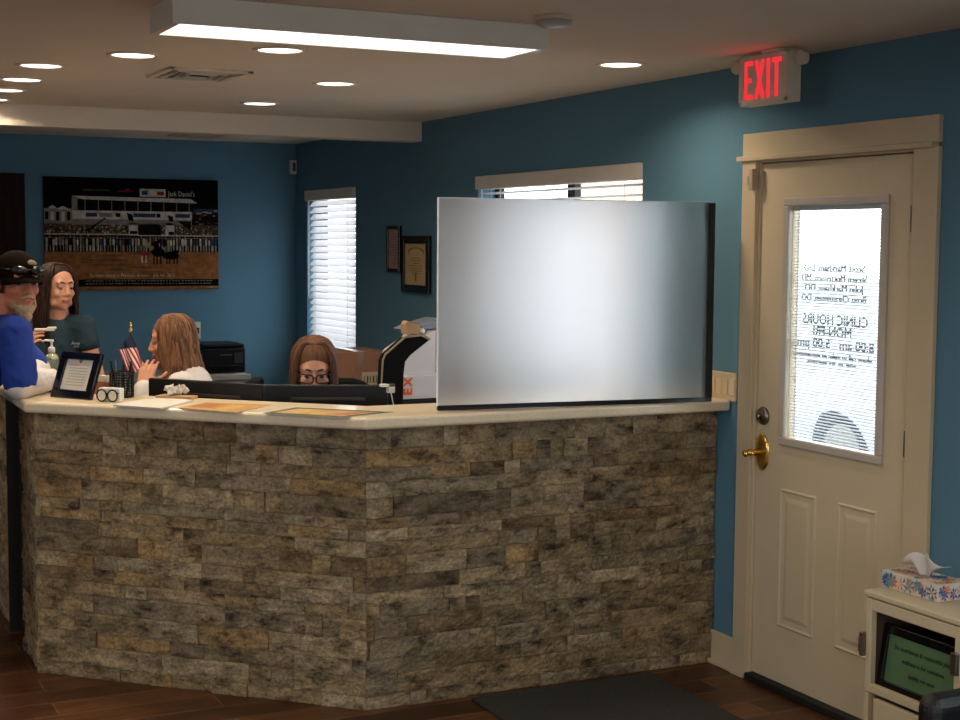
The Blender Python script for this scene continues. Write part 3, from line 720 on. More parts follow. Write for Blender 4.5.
ppoly([(700, 245), (770, 245), (770, 290), (760, 290)], 'p_dark', 4)
prect(512, 82, 642, 122, 'p_white', 1); prect(522, 92, 552, 114, 'p_blue', 2); prect(598, 94, 634, 114, 'p_red', 2)
pp.cur = 1; a = px((655, 106)); put_text(pp, "Jack Daniel's", .05, (a[0], YB-.037, a[1]), (1,0,0), (0,0,1), 'LEFT', sx=.75)
prect(235, 90, 362, 97, 'p_olive', 1); prect(400, 95, 480, 100, 'p_red', 1); prect(440, 84, 462, 92, 'p_red', 1)
prect(770, 180, 912, 232, 'p_blue', 1); prect(780, 200, 912, 265, 'p_dark', 2)
for k in range(16): a = 775+rp.random()*125; b = 185+rp.random()*75; prect(a, b, a+10+rp.random()*16, b+5, rp.choice(['p_white', 'p_red', 'p_grey']), 3)
prect(45, 264, 912, 322, 'p_olive', 1)
for k in range(420):
    a = 48+rp.random()*855; b = 264+rp.random()*54; prect(a, b, a+4+rp.random()*6, b+5+rp.random()*5, rp.choice(['p_tan', 'p_grey', 'p_dark', 'p_dark', 'p_olive', 'p_white', 'p_red']), 2)
ppoly([(240, 300), (262, 300), (345, 235), (335, 232)], 'p_dark', 3)
prect(505, 262, 615, 322, 'p_dark', 3); prect(455, 255, 500, 322, 'p_white', 3); prect(640, 255, 685, 322, 'p_white', 3); prect(460, 298, 497, 318, 'p_dark', 4); prect(655, 300, 683, 318, 'p_dark', 4)
prect(45, 322, 912, 406, 'p_dark', 1)
a = 50
while a < 905:
    w = 6+rp.random()*6; c_ = rp.choice(['p_tan', 'p_white', 'p_white', 'p_grey', 'p_olive', 'p_dark', 'p_blue']); h_ = 334+rp.random()*10; ppoly([(a-1, h_+4), (a+w*.5, h_-2), (a+w+1, h_+4), (a+w, 372), (a, 372)], c_, 2); prect(a+.5, 372, a+w*.42, 404, rp.choice(['p_dark', 'p_tan', 'p_white', 'p_grey']), 2); prect(a+w*.58, 372, a+w-.5, 402, rp.choice(['p_tan', 'p_white', 'p_grey']), 2); ppoly([(a+w*.2, h_-3), (a+w*.8, h_-3), (a+w*.75, h_-12), (a+w*.25, h_-12)], rp.choice(['p_tan', 'p_dark', 'p_red', 'p_tan']), 3); a += w+3+rp.random()*7
prect(45, 314, 505, 319, 'p_white', 5); prect(500, 319, 912, 324, 'p_white', 5); prect(45, 334, 912, 336, 'p_grey', 5)
prect(45, 405, 912, 600, 'p_dirt', 1)
for k in range(14): b = 412+k*12; x_ = 45+rp.random()*500; blobp(min(x_+150, 750), b, 60+rp.random()*90, 3+rp.random()*4, 'p_dirt2', 2)
for (cx, cy, rx, ry, c) in ((600, 405, 34, 26, 'p_night'), (590, 368, 16, 22, 'p_dark'), (665, 425, 44, 20, 'p_night'), (628, 400, 10, 22, 'p_grey'), (570, 385, 14, 12, 'p_tan'), (532, 425, 20, 22, 'p_red'), (690, 405, 16, 12, 'p_dark'), (545, 370, 12, 16, 'p_tan'), (630, 405, 6, 8, 'p_white'), (605, 350, 8, 12, 'p_dark')): blobp(cx, cy, rx, ry, c, 3)
for cx in (580, 596, 614, 645, 660, 682, 698): prect(cx-4, 425, cx+3, 468, 'p_night', 4)
for cx in (520, 540): prect(cx-4, 425, cx+4, 462, 'p_white', 4)
pp.cur = 1; a = px((262, 526)); put_text(pp, 'Summer outing at Prescott, Arizona - July 4th, 2013', .034, (a[0], YB-.037, a[1]), (1,0,0), (0,0,1), 'LEFT', sx=.82)
prect(205, 546, 912, 582, 'p_night', 3)
pp.cur = 2
for k in range(2):
    for j in range(40): a = 240+j*16; prect(a, 552+k*14, a+6+rp.random()*8, 556+k*14, 'p_grey', 4)
prect(850, 584, 908, 592, 'p_tan', 4)
pp.build('print', PM, pc)
exec_people = True
T = 1.096
def rot_z(a): return Matrix.Rotation(a, 3, 'Z')
def quadbox(mb, P, z0, z1):
    mb.add([(p[0], p[1], z0) for p in P]+[(p[0], p[1], z1) for p in P], BF)

# --- things on the countertop
o = empty('certificate_stand', (1.06, 5.85, T), 'black standing frame holding a white letter near the man', 'picture frame')
Pf = Vector((.99, 5.937, T)); uu = Vector((.52, -.854, 0)).normalized(); bb = Vector((.854, .52, 0)).normalized(); w_ = (Vector((0,0,1))*math.cos(.36)+bb*math.sin(.36)).normalized(); nn = uu.cross(w_).normalized()
if nn.dot(bb) < 0: nn = -nn
def slab(mb, a0, a1, h0, h1, d0, d1):
    P = [Pf+uu*a+w_*h+nn*d for h in (h0, h1) for a, d in ((a0, d0), (a1, d0), (a1, d1), (a0, d1))]; mb.add(P, BF)
FW, FH = .225, .19; mb = MB()
slab(mb, 0, FW, 0, .035, -.006, .014); slab(mb, 0, FW, FH-.03, FH, -.006, .014); slab(mb, 0, .036, .035, FH-.03, -.006, .014); slab(mb, FW-.036, FW, .035, FH-.03, -.006, .014)
mb.build('frame', M_blackgloss, o, bevel=.004)
mb = MB(); slab(mb, .036, FW-.036, .035, FH-.03, .004, .01); mb.cur = 1
for k in range(8): slab(mb, .06, FW-.06-(.06 if k == 7 else 0), .056+k*.0115, .0575+k*.0115, .0028, .0045)
slab(mb, FW/2-.009, FW/2+.009, .152, .163, .0028, .0045); slab(mb, FW/2-.005, FW/2+.005, .146, .153, .0028, .0045)
mb.build('letter', [M_paper, mat('letter_ink', (130, 118, 100), .8)], o)
mb = MB(); P0 = Pf+uu*(FW/2)+w_*.15+nn*.012; mb.tube([P0, Pf+uu*(FW/2)+nn*.1+Vector((0,0,.004))+bb*.03], .006, 8); mb.build('easel_leg', M_black, o)

o = empty('hand_sanitizer', (1.085, 6.44, T), 'clear pump bottle of green hand sanitizer beside the standing frame', 'bottle')
c = Vector((1.075, 6.41, T)); mb = MB(); mb.smooth = True
mb.lathe([(.03, 0), (.035, .006), (.036, .1), (.033, .122), (.016, .136), (.013, .142)], c, 24); mb.build('bottle', mat('sanitizer_bottle', (198, 214, 190), .15, trans=.75, noise_s=12, noise_a=.04), o)
mb = MB(); mb.smooth = True; mb.lathe([(.029, .006), (.032, .01), (.033, .095), (.03, .098)], c, 24); mb.build('green_gel', mat('green_gel', (96, 150, 60), .2, trans=.35, noise_s=10, noise_a=.06), o)
mb = MB(); mb.smooth = True; mb.lathe([(.018, .138), (.018, .16), (.012, .165), (.006, .168), (.006, .19), (.012, .192), (.012, .202)], c, 18)
mb.tube([c+Vector((0,0,.197)), c+Vector((-.03,.012,.199)), c+Vector((-.045,.018,.192))], [.006, .005, .004], 8); mb.build('pump', M_white, o)
mb = MB(); u2 = Vector((.55, -.83, 0)); v2 = Vector((.62, .78, 0))
def qb(mb, c0, u_, v_, w, d, z0, z1): quadbox(mb, [c0, c0+u_*w, c0+u_*w+v_*d, c0+v_*d], z0, z1)
o = empty('leather_folder', (1.0, 6.25, T), 'reddish brown leather folder lying under the sanitizer', 'folder')
mb = MB(); qb(mb, Vector((.94, 6.2, 0)), u2, v2, .2, .19, T+.001, T+.012); mb.build('cover', mat('red_leather', (92, 34, 26), .45, noise_s=40, noise_a=.2, bump=.2, bump_s=300), o, bevel=.003)
mb = MB(); qb(mb, Vector((.955, 6.205, 0)), u2, v2, .18, .17, T+.012, T+.018); mb.build('pages', M_paperold, o, bevel=.001)
mb = MB(); qb(mb, Vector((.94, 6.2, 0)), u2, v2, .2, .19, T+.018, T+.023); mb.build('cover', mat('red_leather', (92, 34, 26)), o, bevel=.002)
for q in list(children(COL.objects['hand_sanitizer'])): pass
COL.objects['hand_sanitizer'].location.z += .0235; COL.objects['hand_sanitizer'].scale = (.82, .82, .85)

o = empty('glasses_box', (1.17, 5.66, T), 'small white box with black rimmed round glasses leaning on it', 'box')
mb = MB(); qb(mb, Vector((1.128, 5.69, 0)), Vector((.74, -.67, 0)), Vector((.67, .74, 0)), .092, .035, T+.001, T+.054); mb.build('box', M_white, o, bevel=.003)
mb = MB(); mb.smooth = True; g0 = Vector((1.118, 5.684, T+.026)); gu = Vector((.74, -.67, 0)); gz = Vector((0,0,1))
for k in (0, 1):
    cc = g0+gu*(.024+k*.047); mb.tube([cc+gu*  .0205*math.cos(a)+gz*.0225*math.sin(a) for a in [2*PI*i/24 for i in range(25)]], .0028, 8)
mb.tube([g0+gu*.045+gz*.006, g0+gu*.0475+gz*.009, g0+gu*.05+gz*.006], .002, 6)
for k in (.004, .091): mb.tube([g0+gu*k+gz*.01, g0+gu*k+gz*.01+Vector((.02, .022, 0)), g0+gu*(k+.0)+Vector((.035, .04, -.005))], .002, 6)
mb.build('spectacles', M_black, o)
mb = MB()
for k in (0, 1):
    cc = g0+gu*(.024+k*.047); gn = Vector((.67, .74, 0)); vs = [cc+gu*.0195*math.cos(a)+gz*.021*math.sin(a)+gn*e for e in (0, .002) for a in [2*PI*i/24 for i in range(24)]]
    mb.add(vs, [tuple(range(24)), tuple(reversed(range(24, 48)))]+[(i, 24+i, 24+(i+1) % 24, (i+1) % 24) for i in range(24)])
mb.build('lenses', mat('pale_lens', (214, 208, 190), .2, noise_s=9, noise_a=.02), o)

# pen cup with pens, and the small flag
cx, cy = 1.245, 5.815
o = empty('pen_cup', (cx, cy, T), 'black mesh pen cup full of dark pens behind the glasses box', 'pen cup')
mb = MB()
for k in range(28):
    a = 2*PI*k/28
    mb.cyl((cx+.046*math.cos(a), cy+.046*math.sin(a), T+.004), (cx+.046*math.cos(a), cy+.046*math.sin(a), T+.1), .0017, seg=5)
for z in [T+.008+i*.0105 for i in range(9)]+[T+.1]: mb.tube([(cx+.046*math.cos(a), cy+.046*math.sin(a), z) for a in [2*PI*i/28 for i in range(29)]], .0016 if z < T+.095 else .003, 5)
mb.lathe([(.046, T+.001), (.046, T+.005)], (cx, cy, 0), 28); mb.build('mesh_cup', M_black, o)
rp = random.Random(3)
pcs = [M_black, mat('dark_blue_pen', (20, 28, 52), .3), mat('teal_pen', (18, 66, 70), .3), M_black, mat('grey_pen', (90, 92, 94), .3), M_black, M_black]
for k, pm_ in enumerate(pcs):
    a = 2*PI*k/len(pcs); b = Vector((cx+.02*math.cos(a), cy+.02*math.sin(a), T+.006)); t_ = Vector((cx+.042*math.cos(a+.3), cy+.042*math.sin(a+.3), T+.135+rp.random()*.02))
    q = MB(); q.smooth = True; q.tube([b, b.lerp(t_, .1), b.lerp(t_, .97), t_], [.001, .004, .004, .0025], 8)
    q = q.build('pen', pm_, origin=b); tag(q, 'dark pen standing in the black mesh pen cup', 'pen', 'pens in the mesh cup')
fl = empty('desk_flag', (1.29, 5.83, T), 'small drooping American flag with gold spear tip standing in a pen cup', 'flag')
mb = MB(); mb.smooth = True; mb.cyl((1.286, 5.82, T+.006), (1.29, 5.85, 1.355), .0028, seg=8); mb.build('pole', M_darkwood, fl)
mb = MB(); mb.smooth = True; mb.lathe([(.002, 1.35), (.007, 1.356), (.008, 1.362), (.003, 1.368), (.006, 1.374), (.006, 1.38), (.001, 1.394)], (1.29, 5.85, 0), 12); mb.build('spear_tip', M_brass, fl)
# cloth hanging slanted: hoist edge along pole top, free end falls
mb = MB(); mb.smooth = True; nu, nv = 39, 30
R_ = Vector((.9, -.436, 0)); TW = Vector((-.436, -.9, 0))
c_tl, c_bl = Vector((1.29, 5.847, 1.352)), Vector((1.289, 5.842, 1.19))
FA = Vector((1.29, 5.847, 1.343)); FL_ = FA+R_*-.05+Vector((0,0,-.062)); FR_ = FA+R_*.052+Vector((0,0,-.112)); FB = FA+R_*-.002+Vector((0,0,-.176))
grid = []
for j in range(nv+1):
    for i in range(nu+1):
        s_, t_ = i/nu, j/nv
        p = FL_.lerp(FA, s_).lerp(FB.lerp(FR_, s_), t_)
        grid.append(p+TW*(.008*math.sin(s_*11+t_*3)*(.3+t_)+.008)+R_*.004*math.sin(s_*7+t_*4))
fs = []; mi = []
for j in range(nv):
    for i in range(nu):
        fs.append((j*(nu+1)+i, (j+1)*(nu+1)+i, (j+1)*(nu+1)+i+1, j*(nu+1)+i+1))
        mi.append(2 if j/nv < -.02+.46*(i/nu) else (0 if (i//3) % 2 == 0 else 1))
me = bpy.data.meshes.new('banner'); me.from_pydata([tuple(p-ORG[fl.name]) for p in grid], [], fs); me.polygons.foreach_set('material_index', mi); me.polygons.foreach_set('use_smooth', [True]*len(fs))
for m_ in (mat('flag_red', (190, 30, 36), .7), mat('flag_white', (230, 220, 214), .7), mat('flag_navy', (22, 30, 58), .7)): me.materials.append(m_)
ob = bpy.data.objects.new('banner', me); COL.objects.link(ob); ob.parent = fl; ORG['banner'] = ORG[fl.name]
md = ob.modifiers.new('s', 'SOLIDIFY'); md.thickness = .0012

def sheet(name, P, th, m, label, cat, mats=None, deco=None, grp=None):
    mb = MB(); quadbox(mb, P, T+.0005, T+.0005+th)
    if deco:
        A_, B_, C_, D_ = [Vector((*p, 0)) for p in P]
        for (s0, s1, t0, t1, mi) in deco:
            mb.cur = mi; f = lambda s, t: A_.lerp(B_, s).lerp(D_.lerp(C_, s), t)
            Q = [f(s0, t0), f(s1, t0), f(s1, t1), f(s0, t1)]
            mb.add([(q.x, q.y, T+.0008+th+mi*.0001) for q in Q], [(0,1,2,3)])
    return tag(mb.build(name, mats or m), label, cat, grp)
sheet('envelope', [(1.145, 5.505), (1.285, 5.33), (1.47, 5.56), (1.335, 5.70)], .006, M_paper, 'thick white envelope lying on the countertop near its edge', 'envelope')
gm = mat('placemat_green', (26, 66, 48), .5); om = mat('placemat_orange', (184, 136, 66), .5, noise_s=30, noise_a=.1); ym = mat('placemat_yellow', (196, 160, 92), .5, noise_s=30, noise_a=.1); cm = mat('placemat_cream', (218, 206, 180), .5); rm = mat('placemat_rust', (164, 104, 58), .5)
mats_ = [cm, gm, om, ym, rm]
sheet('printed_sheet', [(1.352, 5.34), (1.505, 5.12), (1.70, 5.31), (1.50, 5.485)], .002, cm, 'orange and green printed sheet on the countertop, next to the envelope', 'sheet', mats_, [(0, 1, 0, 1, 2), (.02, .5, .06, .2, 3), (.02, .98, .86, .97, 1), (.82, .9, 0, 1, 0), (.9, 1, .0, 1, 1), (.5, .75, .1, .8, 3), (.05, .4, .3, .8, 4), (.1, .35, .35, .75, 2)], 'printed sheets on the countertop')
sheet('printed_sheet', [(1.59, 5.065), (1.80, 4.835), (2.04, 4.92), (1.76, 5.195)], .002, gm, 'green bordered orange printed sheet at the bend of the countertop', 'sheet', mats_, [(0, 1, 0, 1, 1), (.05, .94, .1, .9, 0), (.07, .92, .14, .86, 2), (.1, .35, .2, .8, 3), (.42, .62, .25, .5, 3), (.7, .88, .3, .8, 4), (.75, .85, .4, .7, 3)], 'printed sheets on the countertop')
o = empty('crumpled_tissue', (1.44, 5.70, T), 'crumpled white tissue on a small tan notepad behind the envelope', 'tissue')
mb = MB(); quadbox(mb, [(1.35, 5.70), (1.46, 5.60), (1.505, 5.64), (1.40, 5.75)], T+.0005, T+.014); tag(mb.build('notepad', M_cardlight, bevel=.001), 'small tan notepad on the countertop under the crumpled tissue', 'notepad')
bpy.data.objects.remove(o)
mb = MB(); rp = random.Random(8)
for k in range(9): mb.ell((1.435+rp.uniform(-.03, .035), 5.69+rp.uniform(-.028, .028), T+.03+rp.uniform(0, .013)), (rp.uniform(.012, .02), rp.uniform(.01, .018), rp.uniform(.01, .017)), rot_z(rp.random()*3), 22, 14)
mb.v = [p+Vector((noise.noise(p*70), noise.noise(p*70+Vector((5,5,5))), noise.noise(p*70+Vector((9,1,3)))))*.013 for p in mb.v]
mb.v = [Vector((p.x, p.y, max(p.z, T+.016))) for p in mb.v]
tag(mb.build('tissue', M_paper), 'crumpled white tissue lying on the tan notepad', 'tissue')
# small pink note pad / cards between stand and cup
mb = MB(); quadbox(mb, [(1.16, 5.99), (1.22, 5.93), (1.24, 5.95), (1.18, 6.01)], T+.0005, T+.05); mb.cur = 1; quadbox(mb, [(1.165, 5.995), (1.215, 5.945), (1.23, 5.96), (1.185, 6.005)], T+.05, T+.075)
tag(mb.build('card_holder', [mat('rose_plastic', (140, 84, 72), .5), M_paper], bevel=.001), 'small rose card holder with pale cards between the standing frame and the pen cup', 'card holder')

# --- monitors
def monitor(a, b, top, tilt, label, hgt=.36):
    a, b = Vector(a), Vector(b); u = (b-a).normalized(); v = Vector((-u.y, u.x, 0))   # v points to the staff side
    L_ = (b-a).length; mid = (a+b)/2; o = empty('monitor', (mid.x, mid.y, .75), label, 'monitor', 'computer monitors seen from behind')
    z1 = top; z0 = top-hgt; mb = MB()
    def bx(a0, a1, d0, d1, za, zb_):
        P = [a+u*a0+v*d0, a+u*a1+v*d0, a+u*a1+v*d1, a+u*a0+v*d1]; return [(p.x, p.y, za) for p in P]+[(p.x, p.y, zb_) for p in P]
    mb.add(bx(0, L_, 0, .028, z0, z1), BF); mb.build('housing', M_black, o, bevel=.006)
    mb = MB(); mb.add(bx(L_*.2, L_*.8, -.018, 0, z0+.06, z1-.10), BF); mb.build('back_cover', M_black, o, bevel=.008)
    MB().add(bx(L_*.22, L_*.82, -.004, .002, z1-.062, z1-.05), BF).add(bx(L_*.22, L_*.235, -.004, .002, z1-.085, z1-.05), BF).build('recess_highlight', mat('dark_grey_plastic', (44, 43, 40), .4), o, bevel=.001)  # lighter strip painting the highlight along the back recess
    MB().add(bx(.01, L_-.01, .028, .0295, z0+.02, z1-.012), BF).build('screen', mat_emit('monitor_screen', (.55, .7, .9), .35) if 'monitor_screen' not in MATS else MATS['monitor_screen'], o)
    MB().add(bx(L_/2-.03, L_/2+.03, -.03, -.005, .76, z0+.12), BF).build('stand_neck', M_black, o, bevel=.004)
    MB().add(bx(L_/2-.12, L_/2+.12, -.07, .1, .7505, .764), BF).build('stand_base', M_black, o, bevel=.004)
monitor((1.385, 5.97, 0), (1.728, 5.516, 0), 1.155, 0, 'left black monitor in front of the woman resting her chin on her hand')
monitor((1.775, 5.66, 0), (2.242, 5.466, 0), 1.14, 0, 'right black monitor hiding the lower face of the woman with glasses')
mb = MB().box(2.235, 2.262, 5.44, 5.47, 1.11, 1.146).box(2.205, 2.262, 5.44, 5.47, 1.135, 1.146); mb.tube([(2.25, 5.455, 1.112), (2.262, 5.45, 1.05), (2.25, 5.46, .98), (2.27, 5.47, .84)], .003, 6)
tag(mb.build('webcam_clip', M_white, bevel=.002), 'small white clip with a cable on the corner of the right monitor', 'clip')
ph = empty('desk_phone', (2.4, 5.35, .75), 'black office telephone on the desk behind the frosted panel end', 'telephone')
mb = MB(); mb.add([(2.31, 5.24, .751), (2.54, 5.2, .751), (2.58, 5.42, .751), (2.35, 5.46, .751), (2.31, 5.24, .84), (2.54, 5.2, .84), (2.58, 5.42, .78), (2.35, 5.46, .78)], BF); mb.build('body', M_black, ph, bevel=.005)
mb = MB(); mb.smooth = True; mb.tube([(2.34, 5.24, .86), (2.35, 5.27, .875), (2.37, 5.38, .84), (2.38, 5.42, .815)], [.022, .016, .014, .021], 12); mb.build('handset', M_black, ph)

# --- printer, boxes and scanner on the far desks
pr = empty('printer', (2.79, 9.92, .812), 'black printer on the low cabinet by the far wall', 'printer')
MB().box(2.645, 2.93, 9.72, 10.1, .813, .985).build('body', M_black, pr, bevel=.012)
MB().box(2.65, 2.925, 9.73, 10.09, .988, 1.008).build('lid', M_black, pr, bevel=.008)
MB().box(2.67, 2.9, 9.66, 9.73, .86, .868).build('paper_tray', M_black, pr, bevel=.002)
MB().box(2.75, 2.83, 9.717, 9.722, .935, .94).build('logo_strip', M_grey, pr)
MB().box(2.85, 2.91, 9.714, 9.722, .88, .95).build('control_panel', mat('panel_grey', (52, 54, 58), .3), pr, bevel=.002)
o = empty('cardboard_box', (2.95, 7.75, .75), 'brown cardboard box with a paper label on the side desk below the narrow window', 'box')
MB().box(2.80, 3.11, 7.6, 7.95, .751, 1.105).build('carton', M_card, o, bevel=.003)
MB().box(2.925, 2.975, 7.5985, 7.951, 1.0, 1.1065).build('tape', mat('packing_tape', (118, 76, 50), .25), o)
MB().box(2.96, 3.09, 7.597, 7.6, .92, .99).build('label', mat('beige_label', (168, 148, 118), .7), o)
mb = MB()
for k in range(6): mb.box(2.97+k*.018, 2.975+k*.018+.004*(k % 2), 7.5955, 7.597, .93, .97)
mb.build('print', M_ink, o)
# lower black machine carrying the white boxes
o = empty('copier', (2.86, 6.75, .75), 'low black machine carrying the white shipping boxes', 'copier')
MB().box(2.66, 3.12, 6.5, 6.95, .751, .955).build('body', M_black, o, bevel=.01)
MB().box(2.7, 3.08, 6.496, 6.502, .8, .86).build('tray_front', mat('dark_grey_plastic', (44, 43, 40), .4), o, bevel=.002)
wb = mat('white_carton', (206, 202, 206), .6, noise_s=10, noise_a=.02)
o = empty('shipping_box', (2.86, 6.7, .956), 'white shipping box with orange letters EX turned on its side', 'box', 'white shipping boxes by the frosted panel')
MB().box(2.735, 3.06, 6.5, 6.8, .957, 1.07).build('carton', wb, o, bevel=.003)
mb = MB(); put_text(mb, 'Ex'.upper()[0], .062, (2.772, 6.4985, .993), (0, 0, 1), (-1, 0, 0), bold=.003, sx=1.05); put_text(mb, 'X', .055, (2.772, 6.4985, 1.041), (0, 0, 1), (-1, 0, 0), bold=.003)
mb.build('letters', mat('orange_print', (232, 92, 34), .5), o)
o = empty('shipping_box', (2.87, 6.7, 1.071), 'taller white shipping box on top of the box lettered EX', 'box', 'white shipping boxes by the frosted panel')
mb = MB(); prof = [(2.745, 1.071), (3.05, 1.071), (3.05, 1.29), (2.9, 1.285), (2.86, 1.24), (2.765, 1.18), (2.75, 1.15)]
vs = [(x, 6.53, z) for x, z in prof]+[(x, 6.8, z) for x, z in prof]; k = len(prof)
mb.add(vs, [tuple(range(k)), tuple(reversed(range(k, 2*k)))]+[(i, k+i, k+(i+1) % k, (i+1) % k) for i in range(k)]); mb.build('carton', wb, o, bevel=.002)
MB().box(2.93, 2.936, 6.5285, 6.5305, 1.08, 1.28).build('seam', mat('carton_seam', (150, 148, 156), .6), o)
mb = MB(); mb.add([(2.79, 6.55, 1.2875), (2.98, 6.55, 1.2925), (2.98, 6.75, 1.2925), (2.79, 6.75, 1.2875), (2.85, 6.55, 1.312), (2.98, 6.55, 1.345), (2.98, 6.75, 1.345), (2.85, 6.75, 1.312)], BF)
o = mb.build('plastic_mailer', mat('grey_blue_mailer', (120, 128, 142), .4, noise_s=14, noise_a=.08), bevel=.006); tag(o, 'grey blue plastic mailer on top of the white boxes', 'mailer')
# bent black stand with tan edges
o = empty('document_stand', (2.5, 6.4, .75), 'black angular stand with tan edges bending over to the right beside the boxes', 'stand')
def extr(prof, ya, yb): 
    k = len(prof); vs = [(x, ya, z) for x, z in prof]+[(x, yb, z) for x, z in prof]
    return MB().add(vs, [tuple(range(k)), tuple(reversed(range(k, 2*k)))]+[(i, k+i, k+(i+1) % k, (i+1) % k) for i in range(k)])
# coordinates at y = 6.3
pf = [(2.545, .751), (2.65, .751), (2.656, 1.1), (2.664, 1.16), (2.69, 1.19), (2.786, 1.258), (2.745, 1.278), (2.662, 1.272), (2.565, 1.196), (2.552, 1.17), (2.545, 1.06)]
extr(pf, 6.282, 6.34).build('body', M_blacksoft, o, bevel=.002)
pe = [(2.539, .751), (2.545, .751), (2.545, 1.06), (2.552, 1.17), (2.565, 1.196), (2.662, 1.272), (2.745, 1.278), (2.786, 1.258), (2.792, 1.264), (2.752, 1.288), (2.66, 1.28), (2.559, 1.2), (2.546, 1.172), (2.539, 1.06)]
extr(pe, 6.274, 6.2815).build('edge_trim', mat('tan_edge', (150, 136, 116), .5), o)
o = empty('small_carton', (2.71, 6.37, 1.288), 'small open tan carton lying on top of the black angular stand', 'box')
mb = MB().box(2.665, 2.735, 6.28, 6.34, 1.2885, 1.335); mb.build('carton', M_cardlight, o, bevel=.002)
mb = MB().add([(2.665, 6.28, 1.335), (2.735, 6.28, 1.335), (2.735, 6.34, 1.335), (2.665, 6.34, 1.335), (2.675, 6.28, 1.35), (2.76, 6.28, 1.322), (2.76, 6.34, 1.322), (2.675, 6.34, 1.35)], BF); mb.build('flap', M_cardlight, o)
mb = MB().box(2.737, 2.768, 6.285, 6.335, 1.2885, 1.315); mb.build('roll', M_white, o, bevel=.01)

# --- office chairs
def office_chair(x, y, ang, top, label):
    o = empty('office_chair', (x, y, 0), label, 'chair', 'black office chairs behind the counter')
    Mz = Matrix.Translation((x, y, 0)) @ Matrix.Rotation(ang, 4, 'Z')
    def bld(mb, name, m, **k): mb.xf(Mz); return mb.build(name, m, o, **k)
    bld(MB().obox((0, 0, .46), (.48, .46, .07)), 'seat', M_blacksoft, bevel=.03, segs=3)
    mb = MB(); vs = []; n_ = 12
    prof = [(.2, top-.52), (.225, top-.3), (.22, top-.1), (.17, top-.02), (.1, top)]
    P = [(-w, z) for w, z in prof]+[(w, z) for w, z in reversed(prof)]
    k = len(P); f = [(a, .22+.04*(1-(a/.22)**2)+.0*(z), z) for a, z in P]; b = [(a, .22+.04*(1-(a/.22)**2)+.06, z) for a, z in P]
    mb.add(f+b, [tuple(range(k)), tuple(reversed(range(k, 2*k)))]+[(i, k+i, k+(i+1) % k, (i+1) % k) for i in range(k)])
    bld(mb, 'backrest', M_blacksoft, bevel=.02, segs=3)
    bld(MB().tube([(0, .05, .42), (0, .3, .44), (0, .33, top-.35)], .02, 10), 'back_support', M_black)
    bld(MB().cyl((0, 0, .12), (0, 0, .43), .028), 'gas_post', M_black)
    for s in range(5):
        a = 2*PI*s/5; bld(MB().tube([(0, 0, .13), (.28*math.cos(a), .28*math.sin(a), .075)], [.03, .018], 8), 'leg', M_black)
        bld(MB().lathe([(.025, -.02), (.03, -.012), (.03, .012), (.025, .02)], (.29*math.cos(a), .29*math.sin(a), .031), 14, 'x'), 'caster', M_black)
office_chair(1.73, 6.55, math.atan2(-.9, -.436), 1.09, 'black office chair of the woman in the white top, its back peeking out behind her')
office_chair(2.27, 6.23, math.radians(-22), 1.075, 'black office chair behind the woman with glasses')

# ------------------------------------------------------------------ cabinet, tissues, sign at the right
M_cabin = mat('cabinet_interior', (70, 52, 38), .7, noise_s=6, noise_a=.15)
cb = empty('side_cabinet', (3.22, 3.25, 0), 'small cream cabinet with a glassless open door frame beside the entrance door', 'cabinet')
M_cab = mat('cream_cabinet', (208, 192, 160), .45, noise_s=6, noise_a=.03, bump=.06, bump_s=60)
cx0, cx1, cy0, cy1 = 3.02, D-.02, 3.03, 3.445
MB().box(cx0, cx1, cy0, cy0+.018, 0, .648).box(cx0, cx1, cy1-.018, cy1, 0, .648).box(cx0, cx1, cy0+.018, cy1-.018, .345, .363).box(cx0, cx1, cy0+.018, cy1-.018, .06, .078).box(cx1-.01, cx1, cy0+.018, cy1-.018, 0, .648).build('body', M_cab, cb, bevel=.002)
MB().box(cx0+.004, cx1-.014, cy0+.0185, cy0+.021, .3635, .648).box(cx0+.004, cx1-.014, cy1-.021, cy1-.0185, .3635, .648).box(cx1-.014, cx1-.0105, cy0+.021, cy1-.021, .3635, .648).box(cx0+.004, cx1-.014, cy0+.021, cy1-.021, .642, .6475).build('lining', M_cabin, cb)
MB().box(cx0-.026, cx1, cy0-.014, cy1+.012, .648, .667).build('cabinet_top', M_cab, cb, bevel=.005)
df = MB(); X1, X2 = 3.0, 3.018; ya, yb, za, zb_ = 3.05, 3.447, .352, .644; fw = .024
df.box(X1, X2, ya, ya+fw, za, zb_).box(X1, X2, yb-fw, yb, za, zb_).box(X1, X2, ya+fw, yb-fw, za, za+.028).box(X1, X2, ya+fw, yb-fw, zb_-.036, zb_)
d_ = df.build('door', M_cab, cb, bevel=.003)
MB().box(2.985, 3.004, 3.445, 3.46, .46, .535).box(2.978, 2.988, 3.448, 3.457, .475, .52).build('latch', M_steel, d_, bevel=.003)
MB().box(2.988, 3.0, 3.052, 3.078, .505, .57).build('latch', M_steel, d_, bevel=.003)
d2_ = MB().box(X1, X2, 3.05, 3.405, .085, .338).build('lower_door', M_cab, cb, bevel=.003)
MB().box(3.0, 3.018, 3.428, 3.445, 0, .345).box(3.0, 3.018, 3.03, 3.05, 0, .345).build('face_frame', M_cab, cb, bevel=.002)
MB().cyl((2.985, 3.09, .2), (2.985, 3.09, .26), .005, seg=8).build('handle', M_steel, d2_)
sg = empty('framed_sign', (3.1, 3.26, .364), 'black framed green sign with dark lettering inside the cream cabinet', 'sign')
tl = math.radians(8); 
def sgb(a0, a1, h0, h1, d0, d1):
    P = []
    for h in (h0, h1):
        for a, d in ((a0, d0), (a1, d0), (a1, d1), (a0, d1)): P.append((3.022+d*math.cos(tl)+h*math.sin(tl), 3.422-a, .367+h*math.cos(tl)-0*d))
    return P
mb = MB()
